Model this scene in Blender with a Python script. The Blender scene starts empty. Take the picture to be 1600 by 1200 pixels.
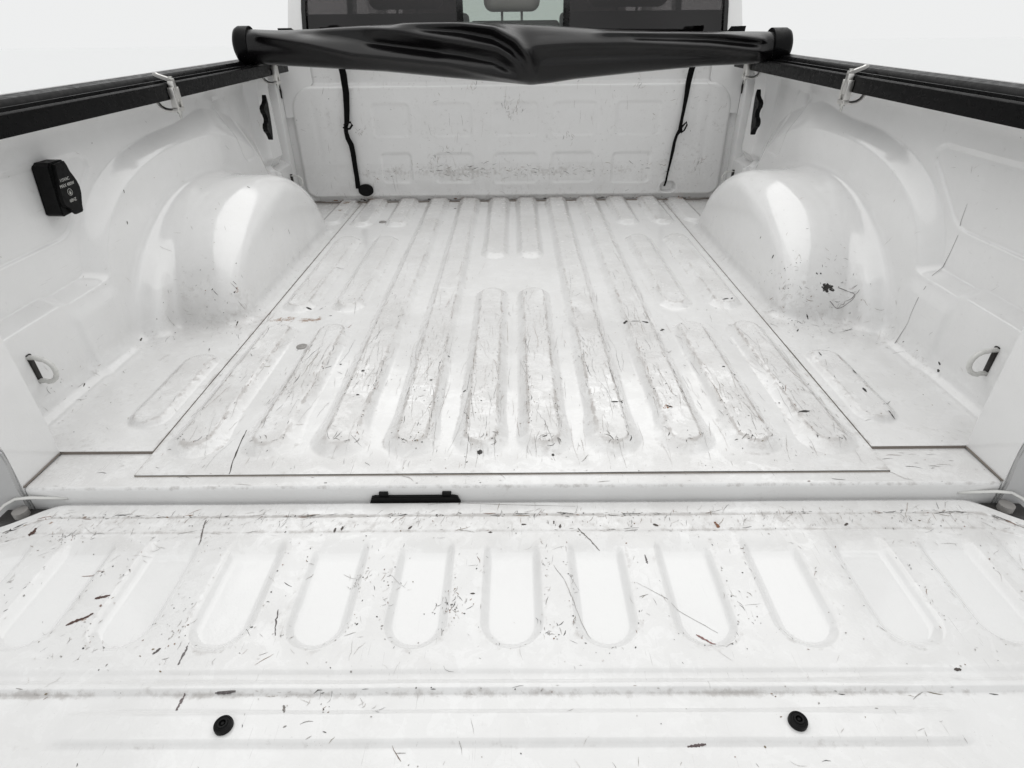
import bpy, bmesh, math, random
import numpy as np
from mathutils import Vector, Matrix

random.seed(7); rng = np.random.default_rng(11)
scene = bpy.context.scene
COL = scene.collection

# ------------------------------------------------------------------ camera
cam_d = bpy.data.cameras.new('camera'); cam = bpy.data.objects.new('camera', cam_d); COL.objects.link(cam)
cam_d.sensor_width = 36.0; cam_d.lens = 910.755 / 1600 * 36.0
cam_d.clip_start = 0.02; cam_d.clip_end = 400
PITCH, YAW, ROLL = 0.55383, -0.00771, -0.01178
f = Vector((math.sin(YAW)*math.cos(PITCH), math.cos(YAW)*math.cos(PITCH), -math.sin(PITCH)))
r = Vector((math.cos(YAW), -math.sin(YAW), 0)); u = r.cross(f)
r2 = r*math.cos(ROLL) + u*math.sin(ROLL); u2 = -r*math.sin(ROLL) + u*math.cos(ROLL)
M = Matrix((r2, u2, -f)).transposed().to_4x4(); M.translation = Vector((0.0094, -0.6873, 0.6075))
cam.matrix_world = M; scene.camera = cam

# ------------------------------------------------------------------ world, lamp, exposure
w = bpy.data.worlds.new('World'); scene.world = w; w.use_nodes = True
bgn = w.node_tree.nodes['Background']; bgn.inputs[0].default_value = (0.993, 1.0, 1.0, 1); bgn.inputs[1].default_value = 0.86
def area(name, loc, sx, sy, power, rot=(0, 0, 0), col=(1, 1, 1)):
    l = bpy.data.lights.new(name, 'AREA'); l.shape = 'RECTANGLE'; l.size = sx; l.size_y = sy; l.energy = power; l.color = col
    o = bpy.data.objects.new(name, l); o.location = loc; o.rotation_euler = rot; COL.objects.link(o); return o
area('ceiling_softbox', (0.15, 2.1, 2.3), 3.8, 5.0, 64, col=(1.0, 0.99, 0.975))
scene.view_settings.view_transform = 'Standard'; scene.view_settings.look = 'None'
scene.view_settings.exposure = 0.0; scene.view_settings.gamma = 1.0

# ------------------------------------------------------------------ helpers
def link(o, parent=None):
    COL.objects.link(o)
    if parent is not None: o.parent = parent; 
    return o
def empty(name, loc=(0, 0, 0)):
    o = bpy.data.objects.new(name, None); o.empty_display_size = 0.1; o.location = loc; return link(o)
ORIG = {}
def setparent(o, parent):
    if parent is None: return
    o.parent = parent
    m = Matrix.Identity(4); p = parent
    mats = []
    while p is not None:
        mats.append(Matrix.LocRotScale(p.location, p.rotation_euler, p.scale)) if p.parent is None else mats.append(p.matrix_parent_inverse @ Matrix.LocRotScale(p.location, p.rotation_euler, p.scale))
        p = p.parent
    for a in reversed(mats): m = m @ a
    o.matrix_parent_inverse = m.inverted()
def add(name, me, mat, parent=None, smooth=False):
    o = bpy.data.objects.new(name, me); COL.objects.link(o)
    if mat is not None: me.materials.append(mat)
    if smooth:
        me.polygons.foreach_set('use_smooth', [True]*len(me.polygons))
    setparent(o, parent); return o
def bm_obj(name, bm, mat, parent=None, smooth=False, angle=None):
    me = bpy.data.meshes.new(name); bmesh.ops.recalc_face_normals(bm, faces=bm.faces); bm.to_mesh(me); bm.free()
    o = add(name, me, mat, parent, smooth)
    if angle is not None:
        me.polygons.foreach_set('use_smooth', [True]*len(me.polygons))
        me.set_sharp_from_angle(angle=math.radians(angle))
    return o
def add_box(bm, x0, x1, y0, y1, z0, z1, bev=0.0, seg=2):
    ret = bmesh.ops.create_cube(bm, size=1.0)
    vs = ret['verts']
    for v in vs:
        v.co = Vector((x0+(v.co.x+.5)*(x1-x0), y0+(v.co.y+.5)*(y1-y0), z0+(v.co.z+.5)*(z1-z0)))
    if bev > 0:
        es = list({e for v in vs for e in v.link_edges})
        bmesh.ops.bevel(bm, geom=es, offset=bev, segments=seg, affect='EDGES', profile=0.5)
    return vs
def box(name, x0, x1, y0, y1, z0, z1, mat, parent=None, bev=0.0, seg=2):
    bm = bmesh.new(); add_box(bm, x0, x1, y0, y1, z0, z1, bev, seg)
    return bm_obj(name, bm, mat, parent, angle=35)
def add_tube(bm, pts, rad, n=10, closed=False, flat=1.0, ref=(0, 0, 1)):
    pts = [Vector(p) for p in pts]; m = len(pts); rings = []
    for i, p in enumerate(pts):
        if closed: t = pts[(i+1) % m] - pts[i-1]
        else: t = pts[min(i+1, m-1)] - pts[max(i-1, 0)]
        t.normalize(); a = t.cross(Vector(ref))
        if a.length < 1e-4: a = t.cross(Vector((1, 0, 0)))
        a.normalize(); b = a.cross(t)
        rr = rad[i] if isinstance(rad, (list, tuple)) else rad
        rings.append([bm.verts.new(p + a*math.cos(k*2*math.pi/n)*rr + b*math.sin(k*2*math.pi/n)*rr*flat) for k in range(n)])
    for i in range(m if closed else m-1):
        A, B = rings[i], rings[(i+1) % m]
        for k in range(n): bm.faces.new((A[k], A[(k+1) % n], B[(k+1) % n], B[k]))
    if not closed: bm.faces.new(rings[0]); bm.faces.new(rings[-1])
def add_prism(bm, outline, to3, d0, d1, bev=0.0):
    a = [bm.verts.new(to3(p[0], p[1], d0)) for p in outline]; b = [bm.verts.new(to3(p[0], p[1], d1)) for p in outline]
    n = len(outline); fs = [bm.faces.new(a), bm.faces.new(b)]
    for k in range(n): fs.append(bm.faces.new((a[k], a[(k+1) % n], b[(k+1) % n], b[k])))
    if bev > 0:
        es = list(set(fs[0].edges) | set(fs[1].edges))
        bmesh.ops.bevel(bm, geom=es, offset=bev, segments=2, affect='EDGES')
def sstep(t): t = np.clip(t, 0, 1); return t*t*(3-2*t)
def smin(a, b, k): h = np.clip(0.5+0.5*(b-a)/k, 0, 1); return b*(1-h)+a*h-k*h*(1-h)
def smax(a, b, k): return -smin(-a, -b, k)
def capsule(x, y, cx, y0, y1):
    yy = np.clip(y, y0, y1); return np.hypot(x-cx, y-yy)
def rrect(x, y, x0, x1, y0, y1, rad):
    cx, cy = (x0+x1)/2, (y0+y1)/2; qx = np.abs(x-cx)-(x1-x0)/2+rad; qy = np.abs(y-cy)-(y1-y0)/2+rad
    return np.hypot(np.maximum(qx, 0), np.maximum(qy, 0))+np.minimum(np.maximum(qx, qy), 0)-rad
def poly_d(x, y, pts):
    best = np.full(np.shape(x), 1e9)
    for (ax, ay), (bx, by) in zip(pts[:-1], pts[1:]):
        dx, dy = bx-ax, by-ay; t = np.clip(((x-ax)*dx+(y-ay)*dy)/(dx*dx+dy*dy), 0, 1)
        best = np.minimum(best, np.hypot(x-ax-t*dx, y-ay-t*dy))
    return best
def bump(d, wd): return np.exp(-(d/wd)**2)
def vnoise(x, y, s, seed=0):
    g = np.random.default_rng(seed).random((64, 64)); x = np.asarray(x)*s; y = np.asarray(y)*s
    xi, yi = np.floor(x).astype(int), np.floor(y).astype(int); fx, fy = sstep(x-xi), sstep(y-yi)
    G = lambda a, b: g[a % 64, b % 64]
    return (G(xi, yi)*(1-fx)+G(xi+1, yi)*fx)*(1-fy)+(G(xi, yi+1)*(1-fx)+G(xi+1, yi+1)*fx)*fy

# ------------------------------------------------------------------ materials
def new_mat(name):
    m = bpy.data.materials.new(name); m.use_nodes = True; nt = m.node_tree
    return m, nt, nt.nodes, nt.links, nt.nodes['Principled BSDF']
def simple(name, col, rough=0.5, metal=0.0, spec=0.5, noise=0.0, scale=60, bumpz=0.0):
    m, nt, N, L, b = new_mat(name)
    b.inputs['Base Color'].default_value = (*col, 1); b.inputs['Roughness'].default_value = rough
    b.inputs['Metallic'].default_value = metal; b.inputs['Specular IOR Level'].default_value = spec
    g = N.new('ShaderNodeNewGeometry'); n = N.new('ShaderNodeTexNoise'); n.inputs['Scale'].default_value = scale; n.inputs['Detail'].default_value = 6
    L.new(g.outputs['Position'], n.inputs['Vector'])
    mr = N.new('ShaderNodeMapRange'); mr.inputs[1].default_value = .3; mr.inputs[2].default_value = .7
    mr.inputs[3].default_value = max(0.02, rough-noise*0.5); mr.inputs[4].default_value = min(1, rough+noise*0.5)
    L.new(n.outputs[0], mr.inputs[0]); L.new(mr.outputs[0], b.inputs['Roughness'])
    if noise > 0:
        mx = N.new('ShaderNodeMix'); mx.data_type = 'RGBA'; mx.inputs[6].default_value = (*[c*(1-noise*.5) for c in col], 1); mx.inputs[7].default_value = (*[min(1, c*(1+noise*.5)) for c in col], 1)
        L.new(n.outputs[0], mx.inputs[0]); L.new(mx.outputs[2], b.inputs['Base Color'])
    if bumpz > 0:
        bp = N.new('ShaderNodeBump'); bp.inputs['Strength'].default_value = bumpz; bp.inputs['Distance'].default_value = .001
        L.new(n.outputs[0], bp.inputs['Height']); L.new(bp.outputs[0], b.inputs['Normal'])
    return m
PAINT = (0.745, 0.745, 0.742)
def paint_mat(name, worn=True, base=PAINT, r0=0.045, r1=0.30):
    m, nt, N, L, b = new_mat(name)
    geo = N.new('ShaderNodeNewGeometry')
    def noise(scale, detail=4, rough=.55, dist=0.0, vec=None):
        n = N.new('ShaderNodeTexNoise'); n.inputs['Scale'].default_value = scale; n.inputs['Detail'].default_value = detail
        n.inputs['Roughness'].default_value = rough; n.inputs['Distortion'].default_value = dist
        L.new(vec if vec is not None else geo.outputs['Position'], n.inputs['Vector']); return n.outputs[0]
    def mrange(src, a, b_, c=0.0, d=1.0, smooth=True):
        k = N.new('ShaderNodeMapRange'); k.interpolation_type = 'SMOOTHSTEP' if smooth else 'LINEAR'
        for i, v in enumerate((a, b_, c, d)): k.inputs[i+1].default_value = v
        L.new(src, k.inputs[0]); return k.outputs[0]
    def mth(op, a, b_=None):
        k = N.new('ShaderNodeMath'); k.operation = op; k.use_clamp = False
        for i, v in enumerate((a, b_)):
            if v is None: continue
            if isinstance(v, (int, float)): k.inputs[i].default_value = v
            else: L.new(v, k.inputs[i])
        return k.outputs[0]
    def mixc(fac, a, b_):
        k = N.new('ShaderNodeMix'); k.data_type = 'RGBA'
        L.new(fac, k.inputs[0])
        for i, v in ((6, a), (7, b_)):
            if isinstance(v, tuple): k.inputs[i].default_value = (*v, 1)
            else: L.new(v, k.inputs[i])
        return k.outputs[2]
    def mapping(scale, rot):
        k = N.new('ShaderNodeMapping'); k.inputs['Scale'].default_value = scale; k.inputs['Rotation'].default_value = rot
        L.new(geo.outputs['Position'], k.inputs['Vector']); return k.outputs[0]
    if worn:
        ag = N.new('ShaderNodeAttribute'); ag.attribute_name = 'grime_shade'; grime_shade = ag.outputs['Fac']
        aw = N.new('ShaderNodeAttribute'); aw.attribute_name = 'wear'; wear = aw.outputs['Fac']
        ar = N.new('ShaderNodeAttribute'); ar.attribute_name = 'rust'; rust = ar.outputs['Fac']
        # patches where the clear coat has gone dull, with crisp edges
        blot = mrange(noise(22, 5, .6, .9), .47, .50)
        blot2 = mrange(noise(55, 4, .6, 1.2), .50, .53)
        bl = mth('MULTIPLY', mth('MAXIMUM', blot, mth('MULTIPLY', blot2, .7)), wear)
        col = mixc(mth('MULTIPLY', bl, .50), base, (0.60, 0.595, 0.588))
        # soft dirt, and the shade painted around the floor ribs
        g1 = noise(70, 8, .7)
        g2 = noise(14, 4, .6)
        gf = mth('MULTIPLY', mrange(mth('ADD', mth('MULTIPLY', g1, .75), mth('ADD', mth('MULTIPLY', g2, .25), mth('MULTIPLY', grime_shade, .42))), .62, .86), .85)
        col = mixc(mth('MULTIPLY', gf, .70), col, (0.26, 0.235, 0.215))
        # broad faint film
        film = mth('MULTIPLY', mrange(noise(6, 5, .65, .5), .30, .75), mth('ADD', mth('MULTIPLY', wear, .75), .03))
        col = mixc(film, col, (0.53, 0.522, 0.512))
        # fine streak scratches in three directions
        sc = None
        for i, (rz, thr) in enumerate(((0.08, .70), (0.9, .725), (-0.7, .725))):
            v = mapping((520, 20, 260), (0.3*i, 0.2*i, rz)); s_ = mrange(noise(1.0, 2, .5, .35, v), thr, thr+.03)
            sc = s_ if sc is None else mth('MAXIMUM', sc, s_)
        sfac = mth('MULTIPLY', mth('MULTIPLY', sc, mrange(noise(9, 3), .42, .62)), mth('ADD', mth('MULTIPLY', wear, .55), .06))
        col = mixc(sfac, col, (0.22, 0.21, 0.20))
        # speckle of dirt
        sp = mrange(noise(420, 2, .5), .715, .745)
        sp = mth('MULTIPLY', sp, mrange(noise(16, 3), .45, .65))
        spf = mth('MULTIPLY', sp, mth('ADD', mth('MULTIPLY', wear, .5), mth('ADD', mth('MULTIPLY', grime_shade, .6), .06)))
        col = mixc(spf, col, (0.09, 0.08, 0.07))
        rf = mrange(mth('ADD', mth('MULTIPLY', noise(95, 6, .7), 1.0), mth('MULTIPLY', rust, .45)), .78, .95)
        rf = mth('MULTIPLY', rf, mrange(rust, .02, .3))
        col = mixc(mth('MULTIPLY', rf, .75), col, (0.22, 0.115, 0.055))
        L.new(col, b.inputs['Base Color'])
        ro = mth('ADD', mth('ADD', mth('MULTIPLY', bl, r1-r0), r0), mth('ADD', mth('MULTIPLY', gf, .25), mth('MULTIPLY', mrange(noise(35, 5), .4, .7), .07)))
        L.new(ro, b.inputs['Roughness'])
        h = mth('ADD', mth('MULTIPLY', noise(260, 3, .5), .10), mth('ADD', mth('MULTIPLY', noise(9, 2), 1.1), mth('MULTIPLY', sc, -.015)))
        h = mth('ADD', h, mth('MULTIPLY', bl, -.015))
    else:
        film = mrange(noise(5, 4), .4, .8, 0, .1)
        col = mixc(film, base, (0.5, 0.49, 0.47)); L.new(col, b.inputs['Base Color'])
        L.new(mrange(noise(30, 4), .3, .7, r0, r0+.12), b.inputs['Roughness'])
        h = mth('ADD', mth('MULTIPLY', noise(260, 3, .5), .08), noise(9, 2))
    bp = N.new('ShaderNodeBump'); bp.inputs['Strength'].default_value = .35; bp.inputs['Distance'].default_value = .004
    L.new(h, bp.inputs['Height']); L.new(bp.outputs[0], b.inputs['Normal'])
    b.inputs['Specular IOR Level'].default_value = 0.62
    return m
M_bed = paint_mat('worn_white_paint')
M_body = paint_mat('clean_white_paint', worn=False)
M_black = simple('black_powder_coat', (0.003, 0.003, 0.0032), .34, spec=.10, noise=.25, scale=90)
M_gap = simple('dark_seam_sealer', (0.19, 0.165, 0.145), .8, noise=.5, scale=40)
M_gapl = simple('pale_seam_sealer', (0.30, 0.27, 0.24), .7, noise=.6, scale=60)
M_gapd = simple('black_gap', (0.02, 0.018, 0.017), .8, noise=.5, scale=40)
M_plastic = simple('black_plastic', (0.004, 0.004, 0.0042), .5, spec=.15, noise=.3, scale=140, bumpz=.2)
M_rubber = simple('black_webbing', (0.004, 0.004, 0.004), .85, spec=.1, noise=.4, scale=600, bumpz=.5)
M_alu = simple('cast_aluminium', (0.70, 0.69, 0.67), .38, metal=1.0, noise=.10, scale=150, bumpz=.1)
M_steel = simple('zinc_bolt', (0.5, 0.5, 0.48), .35, metal=1.0, noise=.3, scale=300)
M_grey = simple('plain_grey', (0.40, 0.40, 0.40), .45, noise=.12, scale=25)
M_under = simple('dark_underbody', (0.03, 0.028, 0.027), .7, noise=.5, scale=15)
M_seat = simple('dark_seat_fabric', (0.030, 0.026, 0.028), .8, noise=.3, scale=200)
M_head = simple('taupe_headrest_vinyl', (0.42, 0.36, 0.36), .5, noise=.15, scale=200)
M_trim = simple('black_window_trim', (0.008, 0.008, 0.008), .25, noise=.2)
M_text = simple('white_print', (0.42, 0.42, 0.40), .6, noise=.4, scale=900)
M_plug = simple('grey_plug', (0.26, 0.25, 0.24), .5, noise=.3, scale=150)
M_ring = simple('white_ring_paint', (0.62, 0.62, 0.60), .3, noise=.12, scale=90)
def vinyl_mat():
    m, nt, N, L, b = new_mat('black_vinyl')
    b.inputs['Base Color'].default_value = (0.003, 0.0027, 0.003, 1); b.inputs['Specular IOR Level'].default_value = .32
    g = N.new('ShaderNodeNewGeometry')
    n = N.new('ShaderNodeTexNoise'); n.inputs['Scale'].default_value = 14; n.inputs['Detail'].default_value = 4; L.new(g.outputs['Position'], n.inputs['Vector'])
    mr = N.new('ShaderNodeMapRange'); mr.inputs[3].default_value = .13; mr.inputs[4].default_value = .24; L.new(n.outputs[0], mr.inputs[0]); L.new(mr.outputs[0], b.inputs['Roughness'])
    n2 = N.new('ShaderNodeTexNoise'); n2.inputs['Scale'].default_value = 700; n2.inputs['Detail'].default_value = 2; L.new(g.outputs['Position'], n2.inputs['Vector'])
    mp = N.new('ShaderNodeMapping'); mp.inputs['Scale'].default_value = (5, 16, 24); mp.inputs['Rotation'].default_value = (0, .12, 0); L.new(g.outputs['Position'], mp.inputs['Vector'])
    n3 = N.new('ShaderNodeTexNoise'); n3.inputs['Scale'].default_value = 1; n3.inputs['Detail'].default_value = 3; L.new(mp.outputs[0], n3.inputs['Vector'])
    a = N.new('ShaderNodeMath'); a.operation = 'MULTIPLY_ADD'; a.inputs[1].default_value = 8; L.new(n3.outputs[0], a.inputs[0]); L.new(n2.outputs[0], a.inputs[2])
    bp = N.new('ShaderNodeBump'); bp.inputs['Strength'].default_value = .22; bp.inputs['Distance'].default_value = .0015
    L.new(a.outputs[0], bp.inputs['Height']); L.new(bp.outputs[0], b.inputs['Normal']); return m
M_vinyl = vinyl_mat()
def glass_mat(name, tint, amount):
    m, nt, N, L, b = new_mat(name); out = N['Material Output']
    t = N.new('ShaderNodeBsdfTransparent'); t.inputs[0].default_value = (*tint, 1)
    g = N.new('ShaderNodeBsdfGlossy'); g.inputs['Roughness'].default_value = .02; g.inputs[0].default_value = (.9, .9, .9, 1)
    lw = N.new('ShaderNodeLayerWeight'); lw.inputs[0].default_value = .5; pw = N.new('ShaderNodeMath'); pw.operation = 'POWER'; pw.inputs[1].default_value = 5; L.new(lw.outputs['Facing'], pw.inputs[0])
    fr = N.new('ShaderNodeMath'); fr.operation = 'MULTIPLY_ADD'; fr.inputs[1].default_value = .9; fr.inputs[2].default_value = .03; L.new(pw.outputs[0], fr.inputs[0])
    geo = N.new('ShaderNodeNewGeometry'); n = N.new('ShaderNodeTexNoise'); n.inputs['Scale'].default_value = 3; L.new(geo.outputs['Position'], n.inputs['Vector'])
    mm = N.new('ShaderNodeMath'); mm.operation = 'MULTIPLY_ADD'; mm.inputs[1].default_value = .02; L.new(n.outputs[0], mm.inputs[0]); L.new(fr.outputs[0], mm.inputs[2])
    mx = N.new('ShaderNodeMixShader'); L.new(mm.outputs[0], mx.inputs[0]); L.new(t.outputs[0], mx.inputs[1]); L.new(g.outputs[0], mx.inputs[2]); L.new(mx.outputs[0], out.inputs[0]); return m
M_glass_d = glass_mat('privacy_glass', (.36, .335, .345), 0)
M_glass_c = glass_mat('clear_glass', (.80, .83, .81), 0)
def scratch_mat():
    m, nt, N, L, b = new_mat('scratch_marks')
    a = N.new('ShaderNodeAttribute'); a.attribute_name = 'shade'; geo = N.new('ShaderNodeNewGeometry')
    n = N.new('ShaderNodeTexNoise'); n.inputs['Scale'].default_value = 500; n.inputs['Detail'].default_value = 3; L.new(geo.outputs['Position'], n.inputs['Vector'])
    hsv = N.new('ShaderNodeHueSaturation'); mr = N.new('ShaderNodeMapRange'); mr.inputs[1].default_value = .35; mr.inputs[2].default_value = .65; mr.inputs[3].default_value = .75; mr.inputs[4].default_value = 1.5
    L.new(n.outputs[0], mr.inputs[0]); L.new(mr.outputs[0], hsv.inputs['Value']); L.new(a.outputs['Color'], hsv.inputs['Color']); L.new(hsv.outputs[0], b.inputs['Base Color'])
    b.inputs['Roughness'].default_value = .6; return m
M_scr = scratch_mat()
def ground_mat():
    m, nt, N, L, b = new_mat('white_studio_floor')
    geo = N.new('ShaderNodeNewGeometry'); n = N.new('ShaderNodeTexNoise'); n.inputs['Scale'].default_value = .6; n.inputs['Detail'].default_value = 4; L.new(geo.outputs['Position'], n.inputs['Vector'])
    mx = N.new('ShaderNodeMix'); mx.data_type = 'RGBA'; mx.inputs[6].default_value = (.975, .98, .978, 1); mx.inputs[7].default_value = (.98, .985, .982, 1)
    L.new(n.outputs[0], mx.inputs[0]); L.new(mx.outputs[2], b.inputs['Base Color']); b.inputs['Roughness'].default_value = .6; return m

# ------------------------------------------------------------------ pressed sheet panels (grids split into pieces that share one smooth surface)
class Grid: pass
def make_grid(P, labels, names, parents, mat, grime_shade, wear, rust=None, flip=False, skip=None, piece_labels=None):
    """P (ni,nj,3); labels (ni-1,nj-1) int; names {label:name}."""
    ni, nj = P.shape[:2]
    du = np.gradient(P, axis=0); dv = np.gradient(P, axis=1); Nn = np.cross(du, dv); Nn /= np.linalg.norm(Nn, axis=2, keepdims=True)+1e-12
    if flip: Nn = -Nn
    G = Grid(); G.P = P; G.N = Nn; G.du = np.linalg.norm(du, axis=2); G.dv = np.linalg.norm(dv, axis=2)
    idx = np.arange(ni*nj).reshape(ni, nj)
    q = np.stack([idx[:-1, :-1], idx[1:, :-1], idx[1:, 1:], idx[:-1, 1:]], -1)
    if flip: q = q[..., ::-1]
    Pf = P.reshape(-1, 3); Nf = Nn.reshape(-1, 3); gf = grime_shade.reshape(-1); wf = wear.reshape(-1)
    rf = (rust if rust is not None else np.zeros_like(grime_shade)).reshape(-1)
    objs = {}
    for lab in sorted(names):
        fs = q[labels == lab].reshape(-1, 4)
        if len(fs) == 0: continue
        used, inv = np.unique(fs, return_inverse=True); fs = inv.reshape(-1, 4)
        me = bpy.data.meshes.new(names[lab]); me.vertices.add(len(used)); me.vertices.foreach_set('co', Pf[used].astype(np.float32).ravel())
        me.loops.add(fs.size); me.loops.foreach_set('vertex_index', fs.astype(np.int32).ravel())
        me.polygons.add(len(fs)); me.polygons.foreach_set('loop_start', np.arange(0, fs.size, 4, dtype=np.int32))
        me.update(calc_edges=True)
        me.polygons.foreach_set('use_smooth', np.ones(len(fs), bool))
        for nm, arr in (('grime_shade', gf), ('wear', wf), ('rust', rf)):
            at = me.attributes.new(nm, 'FLOAT', 'POINT'); at.data.foreach_set('value', arr[used].astype(np.float32))
        me.validate(); me.normals_split_custom_set_from_vertices(Nf[used].tolist())
        par = parents[lab]; par = objs[par] if isinstance(par, int) else par
        o = add(names[lab], me, mat, par); objs[lab] = o
        if piece_labels and lab in piece_labels: o['label'] = piece_labels[lab]
    G.objs = objs; return G

def bil(A, a, b):
    ni, nj = A.shape[:2]; a = np.clip(a, 0, ni-1.001); b = np.clip(b, 0, nj-1.001)
    i = a.astype(int); j = b.astype(int); fa = (a-i)[:, None]; fb = (b-j)[:, None]
    return (A[i, j]*(1-fa)+A[i+1, j]*fa)*(1-fb)+(A[i, j+1]*(1-fa)+A[i+1, j+1]*fa)*fb

class Marks:
    """thin scratches, scuffs and chips that lie on a panel grid; every mark follows the metal"""
    def __init__(s): s.v = []; s.f = []; s.c = []; s.n = 0
    def ribbon(s, G, a, b, wd, col, lift=.0004):
        # a,b: arrays of grid coordinates of the centre line; wd: widths in m
        Pc = bil(G.P, a, b); Nc = bil(G.N, a, b)
        t = np.gradient(Pc, axis=0); sd = np.cross(t, Nc); sd /= np.linalg.norm(sd, axis=1, keepdims=True)+1e-9
        L = Pc+sd*wd[:, None]*.5+Nc*lift; R = Pc-sd*wd[:, None]*.5+Nc*lift
        m = len(a); base = s.n
        s.v.append(np.stack([L, R], 1).reshape(-1, 3)); s.c.append(np.tile(col, (2*m, 1)))
        k = np.arange(m-1)*2+base; s.f.append(np.stack([k, k+1, k+3, k+2], 1)); s.n += 2*m
    def line(s, G, a0, b0, ang, length, width, col, curl=0.0, seg=None):
        if getattr(G, 'ok', None) is not None:
            i, j = int(a0), int(b0); w_ = int(length/.0035)+3
            if not G.ok[max(0, i-w_):i+w_, max(0, j-w_):j+w_].all(): return
        seg = seg or max(3, min(14, int(length/.006)+2)); i = int(np.clip(a0, 0, G.P.shape[0]-2)); j = int(np.clip(b0, 0, G.P.shape[1]-2))
        su, sv = G.du[i, j], G.dv[i, j]; th = ang+np.linspace(-.5, .5, seg)*curl+rng.normal(0, .10, seg)
        st = length/(seg-1); a = a0+np.cumsum(np.cos(th))*st/su; b = b0+np.cumsum(np.sin(th))*st/sv
        e = np.sin(np.linspace(.12, math.pi-.12, seg))**.6; wd = width*e*(.6+.8*rng.random(seg))
        s.ribbon(G, a, b, wd, col)
    def chip(s, G, a0, b0, size, col, asp=1.0, ang=0.0):
        i = int(np.clip(a0, 0, G.P.shape[0]-2)); j = int(np.clip(b0, 0, G.P.shape[1]-2)); su, sv = G.du[i, j], G.dv[i, j]
        seg = 6; t = np.linspace(-1, 1, seg); a = a0+t*size*asp*.5*math.cos(ang)/su; b = b0+t*size*asp*.5*math.sin(ang)/sv
        wd = size*np.sqrt(np.clip(1-t*t, .02, 1))*(.5+.8*rng.random(seg)); s.ribbon(G, a, b, wd, col)
    def build(s, name, parent, label=None):
        v = np.concatenate(s.v); fc = np.concatenate(s.f); c = np.concatenate(s.c)
        me = bpy.data.meshes.new(name); me.vertices.add(len(v)); me.vertices.foreach_set('co', v.astype(np.float32).ravel())
        me.loops.add(fc.size); me.loops.foreach_set('vertex_index', fc.astype(np.int32).ravel())
        me.polygons.add(len(fc)); me.polygons.foreach_set('loop_start', np.arange(0, fc.size, 4, dtype=np.int32)); me.update(calc_edges=True)
        at = me.color_attributes.new('shade', 'FLOAT_COLOR', 'POINT'); at.data.foreach_set('color', np.concatenate([c, np.ones((len(c), 1))], 1).astype(np.float32).ravel())
        o = add(name, me, M_scr, parent); o['kind'] = 'stuff'; return o
def shade_pick(dark=.4):
    t = random.random()
    if t < dark*.7: v = random.uniform(.02, .10)
    elif t < dark+.03: return (random.uniform(.14, .20), random.uniform(.10, .13), .08)
    else: v = random.uniform(.20, .50)
    return (v, v*.96, v*.92)
def scatter(Mk, G, dens, n, lmin, lmax, wmin, wmax, dark, ang=None, spread=3.14, curl=.3, chips=.35):
    D = dens/dens.max(); ni, nj = dens.shape; made = 0; tries = 0
    while made < n and tries < n*60:
        tries += 1; a = random.random()*(ni-1); b = random.random()*(nj-1)
        if random.random() > D[int(a), int(b)]: continue
        made += 1
        if random.random() < chips:
            Mk.chip(G, a, b, random.uniform(.0008, .0022), shade_pick(dark+.15), random.uniform(1, 2.2), random.uniform(0, 3.14))
        else:
            l = lmin*(lmax/lmin)**(random.random()**1.6)
            an = random.uniform(0, math.pi*2) if ang is None else ang+random.gauss(0, spread)
            Mk.line(G, a, b, an, l, random.uniform(wmin, wmax), shade_pick(dark), random.gauss(0, curl))

# ------------------------------------------------------------------ ground
gm = bpy.data.meshes.new('ground'); gm.from_pydata([(-60, -60, -.9), (60, -60, -.9), (60, 60, -.9), (-60, 60, -.9)], [], [(0, 1, 2, 3)])
ground = add('ground', gm, ground_mat()); ground['kind'] = 'structure'; ground['label'] = 'plain white ground around the truck'

truck = empty('pickup_truck', (0, 0, -.9))
truck['label'] = 'white pickup truck seen over its lowered tailgate into the scratched empty cargo bed'; truck['category'] = 'pickup truck'

# ------------------------------------------------------------------ bed floor
def axis(*spans):
    out = [np.linspace(a, b, max(2, int(round((b-a)/st))+1))[:-1] for a, b, st in spans]; out.append(np.array([spans[-1][1]])); return np.concatenate(out)
X = axis((-.6012, .6012, .003)); Y = axis((.027, .7, .003), (.7, 1.70, .0045))
XX, YY = np.meshgrid(X, Y, indexing='ij')
CAPS = []
for s in (-1, 1):
    CAPS += [(s*.054+.003, .118, .735), (s*.054+.003, 1.06, 1.8), (s*.172+.003, .118, 1.8), (s*.295+.003, .118, 1.8)]
    for cx in (.414, .540): CAPS += [(s*cx, .118, .522), (s*cx, .685, 1.19), (s*cx, 1.40, 1.8)]
d_in = np.full_like(XX, 9.0); foot = np.zeros_like(XX)
Z = np.zeros_like(XX); ridge = np.zeros_like(XX); rim = np.zeros_like(XX); lab = np.zeros((len(X)-1, len(Y)-1), int)
Xc = (XX[:-1, :-1]+XX[1:, 1:])/2; Yc = (YY[:-1, :-1]+YY[1:, 1:])/2
names = {0: 'bed_floor'}; parents = {0: truck}
for k, (cx, y0, y1) in enumerate(CAPS):
    d = capsule(XX, YY, cx, y0, y1)
    flare = .008*sstep((.20-YY)/.10)
    wo = .043+flare
    d_in = np.minimum(d_in, d); tq = (wo-d)/(wo-.0245); hgt = .75*np.clip(tq, 0, 1)+.25*sstep(tq); Z += .0135*hgt; ridge = np.maximum(ridge, hgt)
    rim = np.maximum(rim, bump(d-.0255, .0028)); foot = np.maximum(foot, bump(d-wo, .003)) if len(parents) > 1 else bump(d-wo, .003)
    lab[capsule(Xc, Yc, cx, y0, y1) < .053+0*Xc] = k+1; names[k+1] = 'raised_rib'; parents[k+1] = 0
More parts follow.
